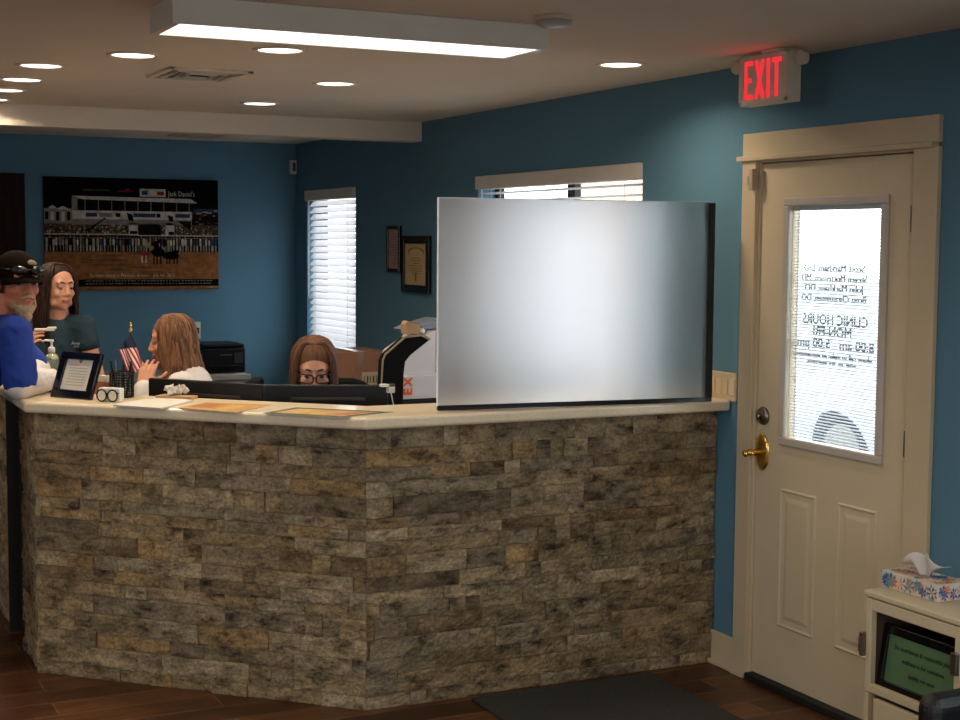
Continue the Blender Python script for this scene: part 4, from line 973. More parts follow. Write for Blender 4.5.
for (a, b, c, d) in ((0, .36, 0, .028), (0, .36, .172, .2), (0, .026, .028, .172), (.334, .36, .028, .172)): mb.add(sgb(a, b, c, d, 0, .016), BF)
mb.build('frame', M_blackgloss, sg, bevel=.003)
MB().add(sgb(.026, .334, .028, .172, .006, .012), BF).build('green_paper', mat('green_paper', (80, 112, 74), .6, noise_s=20, noise_a=.05), sg)
mb = MB(); U = Vector((0, -1, 0)); V = Vector((math.sin(tl), 0, math.cos(tl)))
for s, h, sz in (('Be courteous & respectful please', .138, .019), ('wellness is for ourselves', .103, .018), ('quality we care', .066, .018)):
    mb = MB(); put_text(mb, s, sz, Vector((3.0268+h*math.sin(tl), 3.422-.18, .367+h*math.cos(tl))), U, V, bold=.0005)
    mb.build('text_line', mat('green_ink', (24, 40, 28), .7), sg)
# tissue box
tb = empty('tissue_box', (3.2, 3.3, .667), 'flower patterned tissue box with a tissue sticking out on the cream cabinet', 'tissue box')
P0 = Vector((3.07, 3.462, 0)); ux = Vector((.03, -1, 0)).normalized(); vx = Vector((1, .03, 0)).normalized(); TL, TWd, TH = .235, .12, .052; z0 = .668
Q = [P0, P0+vx*TWd, P0+vx*TWd+ux*TL, P0+ux*TL]
mb = MB(); quadbox(mb, Q, z0, z0+TH); mb.build('carton', mat('tissue_carton', (208, 204, 190), .6), tb, bevel=.002)
mb = MB(); rp = random.Random(21); fm = [mat('floral_blue', (58, 92, 160), .6), mat('floral_orange', (224, 130, 60), .6), mat('floral_teal', (104, 148, 150), .6), mat('floral_pale', (230, 200, 170), .6)]
def petal(O_, U_, V_, N_, c, r, n_, col, a0=0):
    mb.cur = col
    for k in range(n_):
        a = a0+2*PI*k/n_; d = Vector((math.cos(a), math.sin(a))); q = Vector((-d.y, d.x))
        pts = [c, c+d*r*.6+q*r*.2, c+d*r, c+d*r*.6-q*r*.2]
        mb.add([O_+U_*p.x+V_*p.y+N_ for p in pts], [(0,1,2,3)])
def clampc(c, r, w, h): return Vector((min(max(c.x, r), w-r), min(max(c.y, r), h-r)))
faces = [(P0+Vector((0,0,z0)), ux, Vector((0,0,1)), -vx*.0006, TL, TH, 26), (P0+ux*TL+Vector((0,0,z0)), vx, Vector((0,0,1)), ux*.0006, TWd, TH, 14), (P0+Vector((0,0,z0+TH)), ux, vx, Vector((0,0,.0006)), TL, TWd, 34)]
for O_, U_, V_, N_, w, h, cnt in faces:
    for k in range(cnt):
        r = rp.uniform(.012, .027); c = clampc(Vector((rp.random()*w, rp.random()*h)), r, w, h); petal(O_, U_, V_, N_*(1+k*.04), c, r, rp.choice([5, 6, 7]), rp.choice([0, 1, 1, 2, 3, 0]), rp.random()*3)
mb.build('flower_print', fm, tb)
mb = MB(); mb.smooth = True; nu, nv = 18, 12; cc = P0+ux*TL*.5+vx*TWd*.5
vs = []
for j in range(nv+1):
    for i in range(nu+1):
        s = i/nu*2-1; t_ = j/nv; wd = .028+.05*t_**1.2
        p = cc+ux*(s*wd+.018*t_*t_)+vx*(.018*math.sin(s*5+t_*3)*(.4+t_)-.01*t_)+Vector((0,0,z0+TH+.07*t_-.035*abs(s)**2*t_*t_+.012*math.sin(s*7)*t_))
        vs.append(p)
mb.add(vs, [(j*(nu+1)+i, j*(nu+1)+i+1, (j+1)*(nu+1)+i+1, (j+1)*(nu+1)+i) for j in range(nv) for i in range(nu)])
ob = mb.build('tissue', mat_mix_translucent('tissue_paper', (236, 230, 226), .3), tb); md = ob.modifiers.new('s', 'SOLIDIFY'); md.thickness = .0008
mb = MB(); mb.ell(cc+Vector((0,0,z0+TH)), (.022, .062, .0015), seg=20, rings=4); mb.build('opening', mat('opening_grey', (150, 150, 150), .7), tb)
mb = MB(); quadbox(mb, [(3.2, 3.2), (3.42, 3.2), (3.42, 3.06), (3.2, 3.06)][::-1], .668, .684); o = mb.build('notebook', mat('dark_notebook', (34, 40, 48), .5), bevel=.002); tag(o, 'dark notebook lying behind the tissue box on the cream cabinet', 'notebook')
# dark leather armchair corner in the foreground
bg = empty('waiting_chair', (2.75, 2.65, 0), 'black leather chair whose back corner shows at the bottom right of the photo', 'chair')
M_lea = mat('black_leather', (15, 14, 14), .38, noise_s=30, noise_a=.2, bump=.25, bump_s=260)

MB().box(2.5, 3.05, 2.35, 2.86, .3, .42).build('seat', M_lea, bg, bevel=.04, segs=4)
mb = MB().box(2.735, 3.1, 2.865, 2.95, .30, .525); mb.build('backrest', M_lea, bg, bevel=.04, segs=5)
for p in ((2.55, 2.4), (3.0, 2.4), (2.77, 2.88), (3.04, 2.88)): MB().cyl((*p, 0), (*p, .31), .018, seg=12).build('leg', M_steel, bg)
# mat
mb = MB(); mb.prism([(2.31, 3.3), (3.11, 3.3), (3.125, 4.855), (2.335, 4.86)], .0005, .009); o = mb.build('floor_mat', M_mat, bevel=.003); tag(o, 'charcoal floor mat lying in front of the stone counter', 'mat')

# ------------------------------------------------------------------ people
SK = dict(fair=(196, 140, 112), ruddy=(184, 112, 88), tan=(190, 130, 100))
def mat_skin(name, c):
    m = mat(name, c, .55, noise_s=18, noise_a=.05)
    m.node_tree.nodes['Principled BSDF'].inputs['Subsurface Weight'].default_value = .08
    m.node_tree.nodes['Principled BSDF'].inputs['Subsurface Scale'].default_value = .01
    return m
def mat_hair(name, c1, c2):
    if name in MATS: return MATS[name]
    m = mat(name, c2, .6, noise_s=26, ncol=c1, stretch=(3, 3, .25), spec=.2); nt = m.node_tree
    b = nt.nodes['Principled BSDF']; src = b.inputs['Base Color'].links[0].from_socket
    g = nt.nodes.new('ShaderNodeNewGeometry'); r = nt.nodes.new('ShaderNodeValToRGB'); x = nt.nodes.new('ShaderNodeMix'); x.data_type = 'RGBA'; x.inputs['Factor'].default_value = .6
    r.color_ramp.elements[0].color = (*[v*.8 for v in lin(c1)], 1); r.color_ramp.elements[1].color = (*[v*1.15 for v in lin(c2)], 1)
    nt.links.new(g.outputs['Random Per Island'], r.inputs[0]); nt.links.new(src, x.inputs['A']); nt.links.new(r.outputs[0], x.inputs['B']); nt.links.new(x.outputs['Result'], b.inputs['Base Color'])
    return m
M_lip = mat('lips', (158, 84, 76), .45); M_eyew = mat('eye_white', (118, 102, 92), .4); M_iris = mat('eye_iris', (38, 26, 20), .2)
def head_matrix(c, face, down=0, roll=0, scale=1):
    f = Vector((face[0], face[1], 0)).normalized(); Mz = Matrix.Rotation(math.atan2(f.y, f.x)+PI/2, 4, 'Z')
    return Matrix.Translation(c) @ Mz @ Matrix.Rotation(roll, 4, 'Y') @ Matrix.Rotation(down, 4, 'X') @ Matrix.Scale(scale, 4)
def head_prims(mb, M, female=True):
    h = MB(); e = h.ell
    e((0, .012, .035), (.074, .093, .085), seg=24, rings=16); e((0, -.022, -.03), (.06, .066, .082), seg=24, rings=16)
    e((0, -.03, -.075), (.043 if female else .05, .05, .034)); e((0, -.066, -.097), (.018, .017, .016))
    h.cap_((0, -.082, .014), (0, -.097 if female else -.102, -.026), .008, .0115); e((-.012, -.089, -.03), (.0085, .01, .008)); e((.012, -.089, -.03), (.0085, .01, .008))
    h.cap_((-.036, -.07, .034), (.036, -.07, .034), .014, .014)
    for s in (-1, 1):
        e((s*.036, -.058, -.024), (.024, .024, .022)); e((s*.077, .012, -.008), (.009, .02, .031)); e((s*.031, -.0725, .0145), (.017, .0135, .0062)); e((s*.031, -.072, -.0065), (.016, .0118, .0045))
        e((s*.04, -.02, -.075), (.022, .04, .026))
    e((0, -.083, -.0575), (.023, .0115, .0055)); e((0, -.081, -.0665), (.02, .0115, .0065)); e((0, -.078, -.082), (.02, .008, .008))
    h.xf(M); mb.v_off = 0
    mb.add(h.v, h.f)
def hand_prims(mb, wrist, d, palm_n, side, curl=.5, spread=.12, scale=1):
    # d: direction wrist->knuckles, palm_n: palm facing direction, side: +1/-1 thumb side
    d = Vector(d).normalized(); pn = Vector(palm_n); pn = (pn-d*pn.dot(d)).normalized(); sd = d.cross(pn)*side
    W = Vector(wrist); s = scale
    for k in range(4):
        o_ = (k-1.5)*.019*s; mb.cap_(W+sd*(-o_*.7), W+d*.082*s*(1-.02*abs(k-1))+sd*(-o_), .013*s, .0105*s, 10)
    lens = [.072, .08, .074, .058]
    for k in range(4):
        o_ = (k-1.5)*.0205*s; p = W+d*(.084-.003*abs(k-1.2))*s+sd*(-o_); dd = (d-sd*(k-1.5)*spread).normalized(); L0 = lens[k]*s; r = .0088*s
        for j, fr in enumerate((.45, .31, .24)):
            a = curl*(.6+.5*j)*.9; dd = (dd*math.cos(a)+pn*math.sin(a)).normalized(); q = p+dd*L0*fr; mb.cap_(p, q, r, r*.92, 8); p = q; r *= .92
    p = W+d*.022*s+sd*.02*s; dd = (d*.6+sd*.75+pn*.25).normalized(); r = .0115*s
    for fr in (.04, .03, .025):
        q = p+dd*fr*s; mb.cap_(p, q, r, r*.9, 8); p = q; r *= .9; dd = (dd+d*.35+pn*.15*curl).normalized()

def person(label, skin, head, J, female=True, hand_spec=(), legs=True, voxel=.0048, scale=1.0, bare_arms=True):
    M = head_matrix(**head)
    mb = MB(); head_prims(mb, M, female)
    hc = M @ Vector((0, .018, -.06)); nb = Vector(J['neck'])
    mb.cap_(hc, nb, .05 if female else .058, .056 if female else .066)
    ch, wa, pe = Vector(J['chest']), Vector(J['waist']), Vector(J['pelvis'])
    ls, rs = Vector(J['ls']), Vector(J['rs'])
    u = (ls-rs).normalized(); up = (nb-pe).normalized(); fr = u.cross(up).normalized(); Mt = Matrix((u, fr, up)).transposed()
    w = (ls-rs).length
    mb.ell(ch, (w*.42, .1, .17), Mt); mb.ell(wa, (w*.33, .09, .15), Mt); mb.ell(pe, (w*.42, .105, .12), Mt); mb.cap_(rs, ls, .045, .045); mb.cap_(nb-up*.05, nb, .07, .055)
    for s in ('l', 'r'):
        sh, el, wr = Vector(J[s+'s']), Vector(J[s+'e']), Vector(J[s+'w'])
        mb.cap_(sh, el, .046, .036); mb.cap_(el, wr, .036, .025)
        if legs:
            hp, kn, an = [Vector(J[s+k]) for k in 'hka']
            mb.cap_(hp, kn, .078, .05); mb.cap_(kn, an, .05, .034)
            toe = an+Vector((*J['toe'], -.03)); mb.cap_(an+Vector((0,0,-.035)), toe+Vector((0,0,-.005)), .035, .03)
    for hs in hand_spec: hand_prims(mb, **hs)
    r = remesh(mb, voxel, 5)
    # lips take their own colour
    Mi = M.inverted()
    for i, f in enumerate(r.f):
        c = Mi @ r.v[f[0]]
        if c.y < -.07 and abs(c.x) < .023 and -.072 < c.z < -.0525 and female: r.m[i] = 1
    base = J['base']
    ob = r.build('person', [mat_skin(skin+'_skin', SK[skin]), M_lip], origin=(base[0], base[1], 0)); tag(ob, label, 'person')
    ORG[ob.name] = Vector((base[0], base[1], 0))
    for s in (-1, 1):
        q = MB(); q.smooth = True; q.ell((s*.031, -.0722, .005), .0118, seg=14, rings=10); q.xf(M); ey = q.build('eye', M_eyew, ob)
        q = MB(); q.smooth = True; q.ell((s*.031-.001, -.0805, .0035), (.0075, .0042, .0072), seg=12, rings=8); q.xf(M); q.build('iris', M_iris, ey)
    return ob, M, (u, fr, up, Mt, w)
def brows(ob, M, m):
    for s in (-1, 1):
        q = MB(); q.smooth = True; q.tube([(s*.013, -.0845, .032), (s*.03, -.0845, .038), (s*.05, -.069, .031)], [.003, .0038, .0015], 8); q.xf(M); q.build('eyebrow', m, ob)
def shirt(ob, name, J, fr_, m, parts, voxel=.007, drop=.022, smooth=5, grow=.016):
    u, fr, up, Mt, w = fr_; mb = MB(); g = grow
    ch, wa, pe, nb, ls, rs = [Vector(J[k]) for k in ('chest', 'waist', 'pelvis', 'neck', 'ls', 'rs')]
    mb.ell(ch, (w*.42+g, .1+g*1.2, .17+g), Mt); mb.ell(wa, (w*.36+g, .1+g, .17), Mt); mb.ell(pe+up*.03, (w*.42+g, .108+g, .1), Mt); mb.cap_(rs, ls, .045+g, .045+g); mb.cap_(nb-up*.09, nb-up*drop, .088, .068)
    for s, k in parts:
        sh, el, wr = Vector(J[s+'s']), Vector(J[s+'e']), Vector(J[s+'w'])
        if k == 'short': mb.cap_(sh, sh.lerp(el, .3), .046+g, .048+g*.9)
        elif k == 'elbow': mb.cap_(sh, sh.lerp(el, .86), .046+g, .05+g*.9)
        elif k == 'long': mb.cap_(sh, el, .046+g, .04+g); mb.cap_(el, el.lerp(wr, .95), .04+g, .03+g*.8)
    r = remesh(mb, voxel, smooth)
    nz = [Vector((noise.noise(p*9), noise.noise(p*9+Vector((3,3,3))), noise.noise(p*9+Vector((7,7,7)))))*.006+Vector((1,1,.3))*(abs(noise.noise(Vector((p.x*16, p.y*16, p.z*26+p.x*14))))-.2)*.006 for p in r.v]
    r.v = [p+q for p, q in zip(r.v, nz)]
    return r.build(name, m, ob)
def sleeves(ob, J, m, g=.013, name='sleeve'):
    for s in 'lr':
        mb = MB(); el, wr, sh = Vector(J[s+'e']), Vector(J[s+'w']), Vector(J[s+'s'])
        mb.cap_(sh.lerp(el, .5), el, .05, .042+g); mb.cap_(el, el.lerp(wr, .97), .042+g, .03+g)
        r = remesh(mb, .006, 4); r.v = [p+Vector((noise.noise(p*22), noise.noise(p*22+Vector((3,3,3))), noise.noise(p*22+Vector((7,7,7)))))*.006 for p in r.v]
        r.build(name, m, ob)
def trousers(ob, J, m, Mt=None):
    mb = MB(); pe = Vector(J['pelvis']); Mt = fr[3]; w = fr[4]; mb.ell(pe, (w*.42+.022, .128, .14), Mt)
    for s in 'lr':
        hp, kn, an = [Vector(J[s+k]) for k in 'hka']; mb.cap_(hp, kn, .092, .066); mb.cap_(kn, an+Vector((0,0,.03)), .066, .056)
    remesh(mb, .01, 5).build('trousers', m, ob)
    for s in 'lr':
        an = Vector(J[s+'a']); toe = an+Vector((*J['toe'], -.03)); q = MB(); q.cap_(an+Vector((0,0,-.03)), toe, .045, .038); r = remesh(q, .008, 3); r.v = [Vector((p.x, p.y, max(p.z, .002))) for p in r.v]; r.build('shoe', M_black, ob)
def hair(ob, M, m, length=.30, n_=110, seed=1, spread=1.0, front=52, side_down=-.1, capy=.0205, part=0.0, wave=.004, thick=.0085, top=True):
    rp = random.Random(seed); mb = MB(); mb.smooth = True
    mb.ell((0, capy, .05), (.081, .094, .087), seg=56, rings=36)
    for k in range(n_):
        side = 1 if k % 2 else -1
        ph = math.radians(front+(180-front)*((k//2+rp.random()*.8)/(n_/2)))*side
        ph = max(-PI, min(PI, ph))
        fy = (1-abs(ph)/PI)                      # 1 at front
        p0 = Vector((part+side*.003, -.05*fy+.04*(1-fy), .126))
        sx, sy = math.sin(ph), -math.cos(ph)
        def on(el, g): return Vector((sx*(.079+g)*math.cos(el), .018+sy*(.094+g)*math.cos(el), .04+(.09+g)*math.sin(el)))
        g = rp.uniform(.002, .010)
        p1 = on(1.0, g); p2 = on(.5, g+.002); p3 = on(0, g+.004); 
        p3b = Vector((p3.x*1.02*spread, p3.y+.003, -.06)); L = length*rp.uniform(.86, 1.05)
        p4 = Vector((p3.x*1.05*spread, p3.y+.004+.012*(sy > 0), -.06-L*.45)); p5 = Vector((p3.x*.98*spread, p3.y+side_down*.1, -.06-L*.95))
        C = [p0, p0, p1, p2, p3, p3b, p4, p5, p5]; pts = []
        for i in range(1, len(C)-2):
            for t_ in (0, .33, .66):
                a, b, c, d = C[i-1], C[i], C[i+1], C[i+2]
                q = .5*((2*b)+(c-a)*t_+(2*a-5*b+4*c-d)*t_*t_+(3*b-a-3*c+d)*t_**3); pts.append(q)
        pts.append(p5); off = rp.random()*9
        pts = [p+Vector((noise.noise(p*18+Vector((off,0,0))), noise.noise(p*18+Vector((0,off,0))), 0))*wave*min(1, i/6) for i, p in enumerate(pts)]
        N_ = len(pts); rd = [thick*(.45+.6*math.sin(PI*min(1, (i+.5)/N_*1.1))) if i < N_-3 else thick*(.7*(N_-i)/3*.6+.15) for i in range(N_)]
        mb.tube(pts, rd, 7)
    mb.xf(M); return mb.build('hair', m, ob)
def V3(*a): return Vector(a)
# man leaning on the counter
J = dict(neck=(.825,6.1,1.42), chest=(.76,6.12,1.26), waist=(.685,6.12,1.11), pelvis=(.645,6.1,.95), ls=(.84,6.29,1.365), rs=(.86,5.94,1.355),
    le=(1.0,6.33,1.17), lw=(.94,6.14,1.165), re=(.875,5.93,1.147), rw=(1.03,6.16,1.145), lh=(.62,6.2,.91), lk=(.6,6.25,.5), la=(.52,6.28,.09), rh=(.63,6.0,.91), rk=(.62,5.98,.5), ra=(.56,5.96,.09), toe=(.16,-.01), base=(.58,6.1))
ob, M, fr = person('bearded man in blue t-shirt over white sleeves and dark cap, leaning on the counter', 'ruddy', dict(c=V3(.89,6.05,1.545), face=(.26,-.965), down=.05), J, False,
    [dict(wrist=J['rw'], d=(.25,.35,.12), palm_n=(0,.2,-1), side=1, curl=.5), dict(wrist=J['lw'], d=(-.35,-.4,-.05), palm_n=(0,0,-1), side=1, curl=.6)])
shirt(ob, 't_shirt', J, fr, mat('royal_blue_shirt', (14, 52, 140), .85, noise_s=40, noise_a=.08, bump=.2, bump_s=300), [('l', 'elbow'), ('r', 'elbow')], grow=.02)
sleeves(ob, J, mat('white_sleeve', (206, 200, 198), .8, noise_s=30, noise_a=.03), .016)
trousers(ob, J, mat('black_trousers', (14, 15, 20), .85, noise_s=40, noise_a=.2))
mb = MB(); 
for c_, r_ in (((0,-.062,-.1), (.04,.03,.028)), ((0,-.07,-.122), (.028,.022,.03)), ((-.04,-.045,-.082), (.012,.028,.022)), ((.04,-.045,-.082), (.012,.028,.022)), ((0,-.072,-.14), (.017,.015,.018))): mb.ell(c_, r_)
mb.cap_((-.03,-.084,-.056), (0,-.094,-.046), .006, .009); mb.cap_((.03,-.084,-.056), (0,-.094,-.046), .006, .009)
r = remesh(mb, .004, 3); r.v = [p+Vector((noise.noise(p*120), noise.noise(p*120+V3(3,3,3)), noise.noise(p*60)))*.004 for p in r.v]
r.xf(M); r.build('beard', mat_hair('grey_blond_beard', (112, 88, 66), (170, 144, 116)), ob)
mb = MB(); mb.ell((0,.03,.0), (.077,.07,.07)); r = remesh(mb, .005, 2); r.xf(M); r.build('hair', mat_hair('grey_brown_hair', (48, 36, 28), (84, 66, 50)), ob)
brows(ob, M, mat('brown_brow', (84, 60, 44), .8))
mb = MB(); mb.smooth = True; prof = []
for i in range(10):
    a = PI/2*i/9; prof.append((math.cos(a), math.sin(a)))
seg = 32; vs = []; fs = []
for c_, s_ in prof:
    for k in range(seg):
        a = 2*PI*k/seg; vs.append((.084*c_*math.cos(a), .012+.102*c_*math.sin(a),   .042+.088*s_))
vs2 = [(x, y, z-.024) for x, y, z in vs[:seg]]; vs = vs2+vs
for i in range(10):
    for k in range(seg): fs.append((i*seg+k, i*seg+(k+1) % seg, (i+1)*seg+(k+1) % seg, (i+1)*seg+k))
mb.add(vs, fs); mb.xf(M); cap = mb.build('cap', mat('brown_black_cap', (20, 12, 8), .95, noise_s=60, noise_a=.2, spec=.05), ob)
md = cap.modifiers.new('s', 'SOLIDIFY'); md.thickness = .003
mb = MB(); mb.smooth = True; vs = []; n1, n2 = 16, 6
for j in range(n2+1):
    for i in range(n1+1):
        a = -PI*.42+PI*.84*i/n1-PI/2; rr = j/n2; x = math.cos(a)*(.084+.0*rr); y = .012+math.sin(a)*.102-rr*.065*max(0, math.cos((i/n1-.5)*PI*.98))**.6
        vs.append((x*(1-.06*rr), y, .024-.012*rr-.02*abs(i/n1*2-1)**2*rr))
mb.add(vs, [(j*(n1+1)+i, j*(n1+1)+i+1, (j+1)*(n1+1)+i+1, (j+1)*(n1+1)+i) for j in range(n2) for i in range(n1)]); mb.xf(M); br = mb.build('brim', mat('brown_black_cap', (30, 24, 20)), ob); md = br.modifiers.new('s', 'SOLIDIFY'); md.thickness = .004
mb = MB(); mb.smooth = True
for s in (-1, 1): mb.ell((s*.036, -.098, .056), (.031, .014, .019), Matrix.Rotation(s*.35, 3, 'Z')); mb.tube([(s*.066, -.085, .06), (s*.086, -.02, .062), (s*.084, .05, .058)], .003, 6)
mb.tube([(-.01,-.108,.06), (.01,-.108,.06)], .003, 6); mb.xf(M); mb.build('sunglasses', M_blackgloss, ob)
mb = MB(); mb.smooth = True; mb.ell((.014, -.093, .088), (.016, .004, .01)); mb.ell((.03, -.087, .083), (.008, .004, .008)); mb.xf(M); mb.build('cap_emblem', mat('cap_emblem', (150, 132, 104), .6), ob)

# woman standing, dark teal polo
J = dict(neck=(1.265,7.335,1.335), chest=(1.25,7.35,1.17), waist=(1.25,7.36,1.02), pelvis=(1.25,7.37,.9), ls=(1.375,7.285,1.295), rs=(1.14,7.41,1.295),
    le=(1.435,7.24,1.04), lw=(1.42,7.04,.88), re=(1.06,7.33,1.05), rw=(1.08,7.13,1.165), lh=(1.33,7.33,.86), lk=(1.33,7.31,.48), la=(1.34,7.33,.09), rh=(1.17,7.41,.86), rk=(1.16,7.39,.48), ra=(1.15,7.42,.09), toe=(-.01,-.15), base=(1.25,7.36))
ob, M, fr = person('standing young woman with long dark hair in a dark teal polo shirt', 'fair', dict(c=V3(1.262,7.3,1.482), face=(.344,-.94), down=.04, scale=.93), J, True,
    [dict(wrist=J['rw'], d=(.1,-.25,.6), palm_n=(.8,0,.1), side=1, curl=.9), dict(wrist=J['lw'], d=(-.1,-.6,-.3), palm_n=(0,.2,-1), side=1, curl=.3)])
shirt(ob, 'polo_shirt', J, fr, mat('dark_teal_polo', (16, 44, 56), .8, noise_s=40, noise_a=.1, bump=.2, bump_s=300), [('l', 'short'), ('r', 'short')], drop=.05)
trousers(ob, J, mat('black_trousers', (14, 15, 20)))
hair(ob, M, mat_hair('dark_brown_hair', (18, 10, 8), (52, 30, 22)), .25, 170, 2, 1.14, 52, 0, wave=.016, part=-.005, capy=.026)
brows(ob, M, mat('dark_brow', (34, 22, 18), .8))
mb = MB(); u_, fd = fr[0], fr[1]
c0 = V3(1.335, 7.245, 1.205)
for a, s in ((0, .03), (-.012, .04), (-.024, .026)):
    pass
q = MB(); put_text(q, 'Amy', .022, c0+V3(-.01, -.028, .012), V3(.93,-.36,0), V3(0,0,1)); put_text(q, 'clinic', .012, c0+V3(-.008, -.03, -.004), V3(.93,-.36,0), V3(0,0,1))
q.build('embroidery', mat('pale_thread', (150, 165, 170), .7), ob)
mb = MB(); mb.obox((1.16, 7.09, 1.294), (.092, .03, .012), rot_z(-.45)); mb.obox((1.19, 7.075, 1.302), (.04, .03, .01), rot_z(-.45)); o = mb.build('paper_strip', M_paper, bevel=.003); tag(o, 'folded white paper strip held up by the standing woman, beside the man', 'paper')

# woman in profile, white top
J = dict(neck=(1.70,6.575,1.125), chest=(1.72,6.56,.98), waist=(1.735,6.55,.8), pelvis=(1.735,6.55,.61), ls=(1.635,6.43,1.07), rs=(1.77,6.72,1.07),
    le=(1.445,6.37,.802), lw=(1.478,6.45,1.075), re=(1.66,6.86,.85), rw=(1.42,6.83,.79), lh=(1.69,6.47,.58), lk=(1.31,6.64,.55), la=(1.33,6.64,.09), rh=(1.77,6.63,.58), rk=(1.42,6.83,.55), ra=(1.42,6.83,.09), toe=(-.13,.06), base=(1.735,6.55))
ob, M, fr = person('seated woman in profile with long highlighted brown hair, hand to her mouth, white top', 'tan', dict(c=V3(1.635,6.6,1.256), face=(-.95,.22), down=.1, scale=.95), J, True,
    [dict(wrist=J['lw'], d=(.28,.42,.72), palm_n=(.3,.8,-.5), side=-1, curl=.35, spread=.05), dict(wrist=J['rw'], d=(-.8,.2,-.2), palm_n=(0,0,-1), side=1, curl=.4)])
shirt(ob, 'blouse', J, fr, mat('white_blouse', (214, 206, 204), .8, noise_s=30, noise_a=.03), [('l', 'long'), ('r', 'long')])
trousers(ob, J, mat('black_trousers', (14, 15, 20)))
hair(ob, M, mat_hair('highlighted_brown_hair', (52, 28, 18), (150, 108, 78)), .2, 190, 5, .98, 48, .0, wave=.012)
brows(ob, M, mat('dark_brow', (34, 22, 18)))
mb = MB(); mb.smooth = True; wv = V3(1.478,6.45,1.075); wd = (V3(*J['lw'])-V3(*J['le'])).normalized(); mb.cyl(wv-wd*.02, wv-wd*.004, .036, .034, 20); mb.build('watch', M_black, ob)

# woman with glasses
J = dict(neck=(2.165,6.15,1.035), chest=(2.18,6.2,.88), waist=(2.19,6.22,.74), pelvis=(2.2,6.24,.59), ls=(2.31,6.12,.98), rs=(2.02,6.22,.98),
    le=(2.40,5.98,.81), lw=(2.25,5.8,.795), re=(1.93,6.08,.82), rw=(2.03,5.88,.795), lh=(2.28,6.21,.56), lk=(2.16,5.85,.54), la=(2.16,5.86,.09), rh=(2.11,6.27,.56), rk=(1.98,5.92,.54), ra=(1.98,5.93,.09), toe=(-.05,-.13), base=(2.2,6.24))
ob, M, fr = person('seated woman with dark glasses and straight brown hair looking down behind the right monitor', 'fair', dict(c=V3(2.135,6.06,1.158), face=(-.30,-.95), down=.34, scale=1.04), J, True,
    [dict(wrist=J['rw'], d=(.05,-.6,-.05), palm_n=(0,0,-1), side=1, curl=.35), dict(wrist=J['lw'], d=(-.3,-.6,-.05), palm_n=(0,0,-1), side=-1, curl=.35)])
shirt(ob, 'sweater', J, fr, mat('dark_teal_polo', (16, 44, 56)), [('l', 'long'), ('r', 'long')])
trousers(ob, J, mat('black_trousers', (14, 15, 20)))
hair(ob, M, mat_hair('ash_brown_hair', (48, 28, 20), (116, 78, 54)), .2, 160, 9, 1.03, 54, .0, wave=.003)
brows(ob, M, mat('dark_brow', (34, 22, 18)))
mb = MB(); mb.smooth = True
for s in (-1, 1):
    pts = []
    for i in range(25):
        a = 2*PI*i/24; ca, sa = math.cos(a), math.sin(a)
        x = s*.036+.03*abs(ca)**.6*(1 if ca > 0 else -1); z = .0+.02*abs(sa)**.6*(1 if sa > 0 else -1); pts.append((x, -.099+.012*abs(x/.06)**2, z))
    mb.tube(pts, .0034, 8); mb.tube([(s*.066,-.086,.01), (s*.078,-.06,.012), (s*.082,.01,.01)], .0024, 6)
mb.tube([(-.009,-.1,.006), (0,-.103,.009), (.009,-.1,.006)], .0025, 6); mb.xf(M); mb.build('glasses', mat('dark_tortoise', (40, 20, 20), .25), ob)
kb = empty('keyboard', (2.1, 5.78, .75), 'black keyboard on the desk under the hands of the woman with glasses', 'keyboard')
MB().obox((2.1, 5.745, .7595), (.43, .15, .016), rot_z(-.3)).build('keys', M_black, kb, bevel=.003)

# ------------------------------------------------------------------ outdoors
M_conc = mat('parking_concrete', (176, 174, 170), .9, noise_s=.8, noise_a=.06, bump=.1, bump_s=20)
g = MB().box(D+WT, 60, -30, 60, -.2, -.08).box(-40, X0-WT, -30, 60, -.2, -.08).box(X0-WT, D+WT, -30, Y0-WT, -.2, -.08); struct(g.build('ground', M_conc, origin=(0,0,-.2)))
bd = empty('neighbor_building', (13, 20, -.08), 'tan stucco building across the parking lot seen above the panel', 'building')
MB().box(12, 14, 18.6, 21.4, -.08, 6).build('wall', mat('tan_stucco', (196, 160, 132), .9, noise_s=3, noise_a=.08, bump=.2, bump_s=40), bd)
MB().box(11.8, 14.2, 18.4, 21.6, 6, 6.3).build('roof', M_grey, bd)
for k in range(2): MB().box(11.96, 12.0, 18.9+k*1.3, 19.7+k*1.3, 1, 2.2).build('window', mat('dark_pane', (40, 46, 52), .1), bd)
car = empty('car', (6.9, 5.6, -.08), 'white car parked outside, its front wheel showing through the door glass', 'car')
M_car = mat('white_car_paint', (225, 228, 232), .25, coat=.5)
def car_sec(y, pts): return [(x, y, z) for x, z in pts]
Sx = 6.95
def ring_(y, w, zb, zm, zt, wt): return [(Sx-w, y, zb), (Sx-w-.02, y, zm), (Sx-wt, y, zt), (Sx+wt, y, zt), (Sx+w+.02, y, zm), (Sx+w, y, zb)]
secs = [ring_(8.45, .6, .25, .45, .62, .5), ring_(8.3, .78, .18, .5, .72, .66), ring_(7.9, .84, .15, .6, .86, .74), ring_(7.2, .86, .15, .66, .94, .78), ring_(6.9, .87, .15, .68, .98, .8),
    ring_(4.6, .87, .15, .68, 1.0, .8), ring_(4.2, .86, .15, .66, .98, .78), ring_(3.95, .8, .2, .6, .9, .7)]
mb = MB(); mb.smooth = True; vs = [p for s in secs for p in s]; fs = [(i*6+k, (i+1)*6+k, (i+1)*6+(k+1) % 6, i*6+(k+1) % 6) for i in range(len(secs)-1) for k in range(6)]+[tuple(range(6)), tuple(reversed(range(42, 48)))]
mb.add(vs, fs); mb.build('body', M_car, car, bevel=.02)
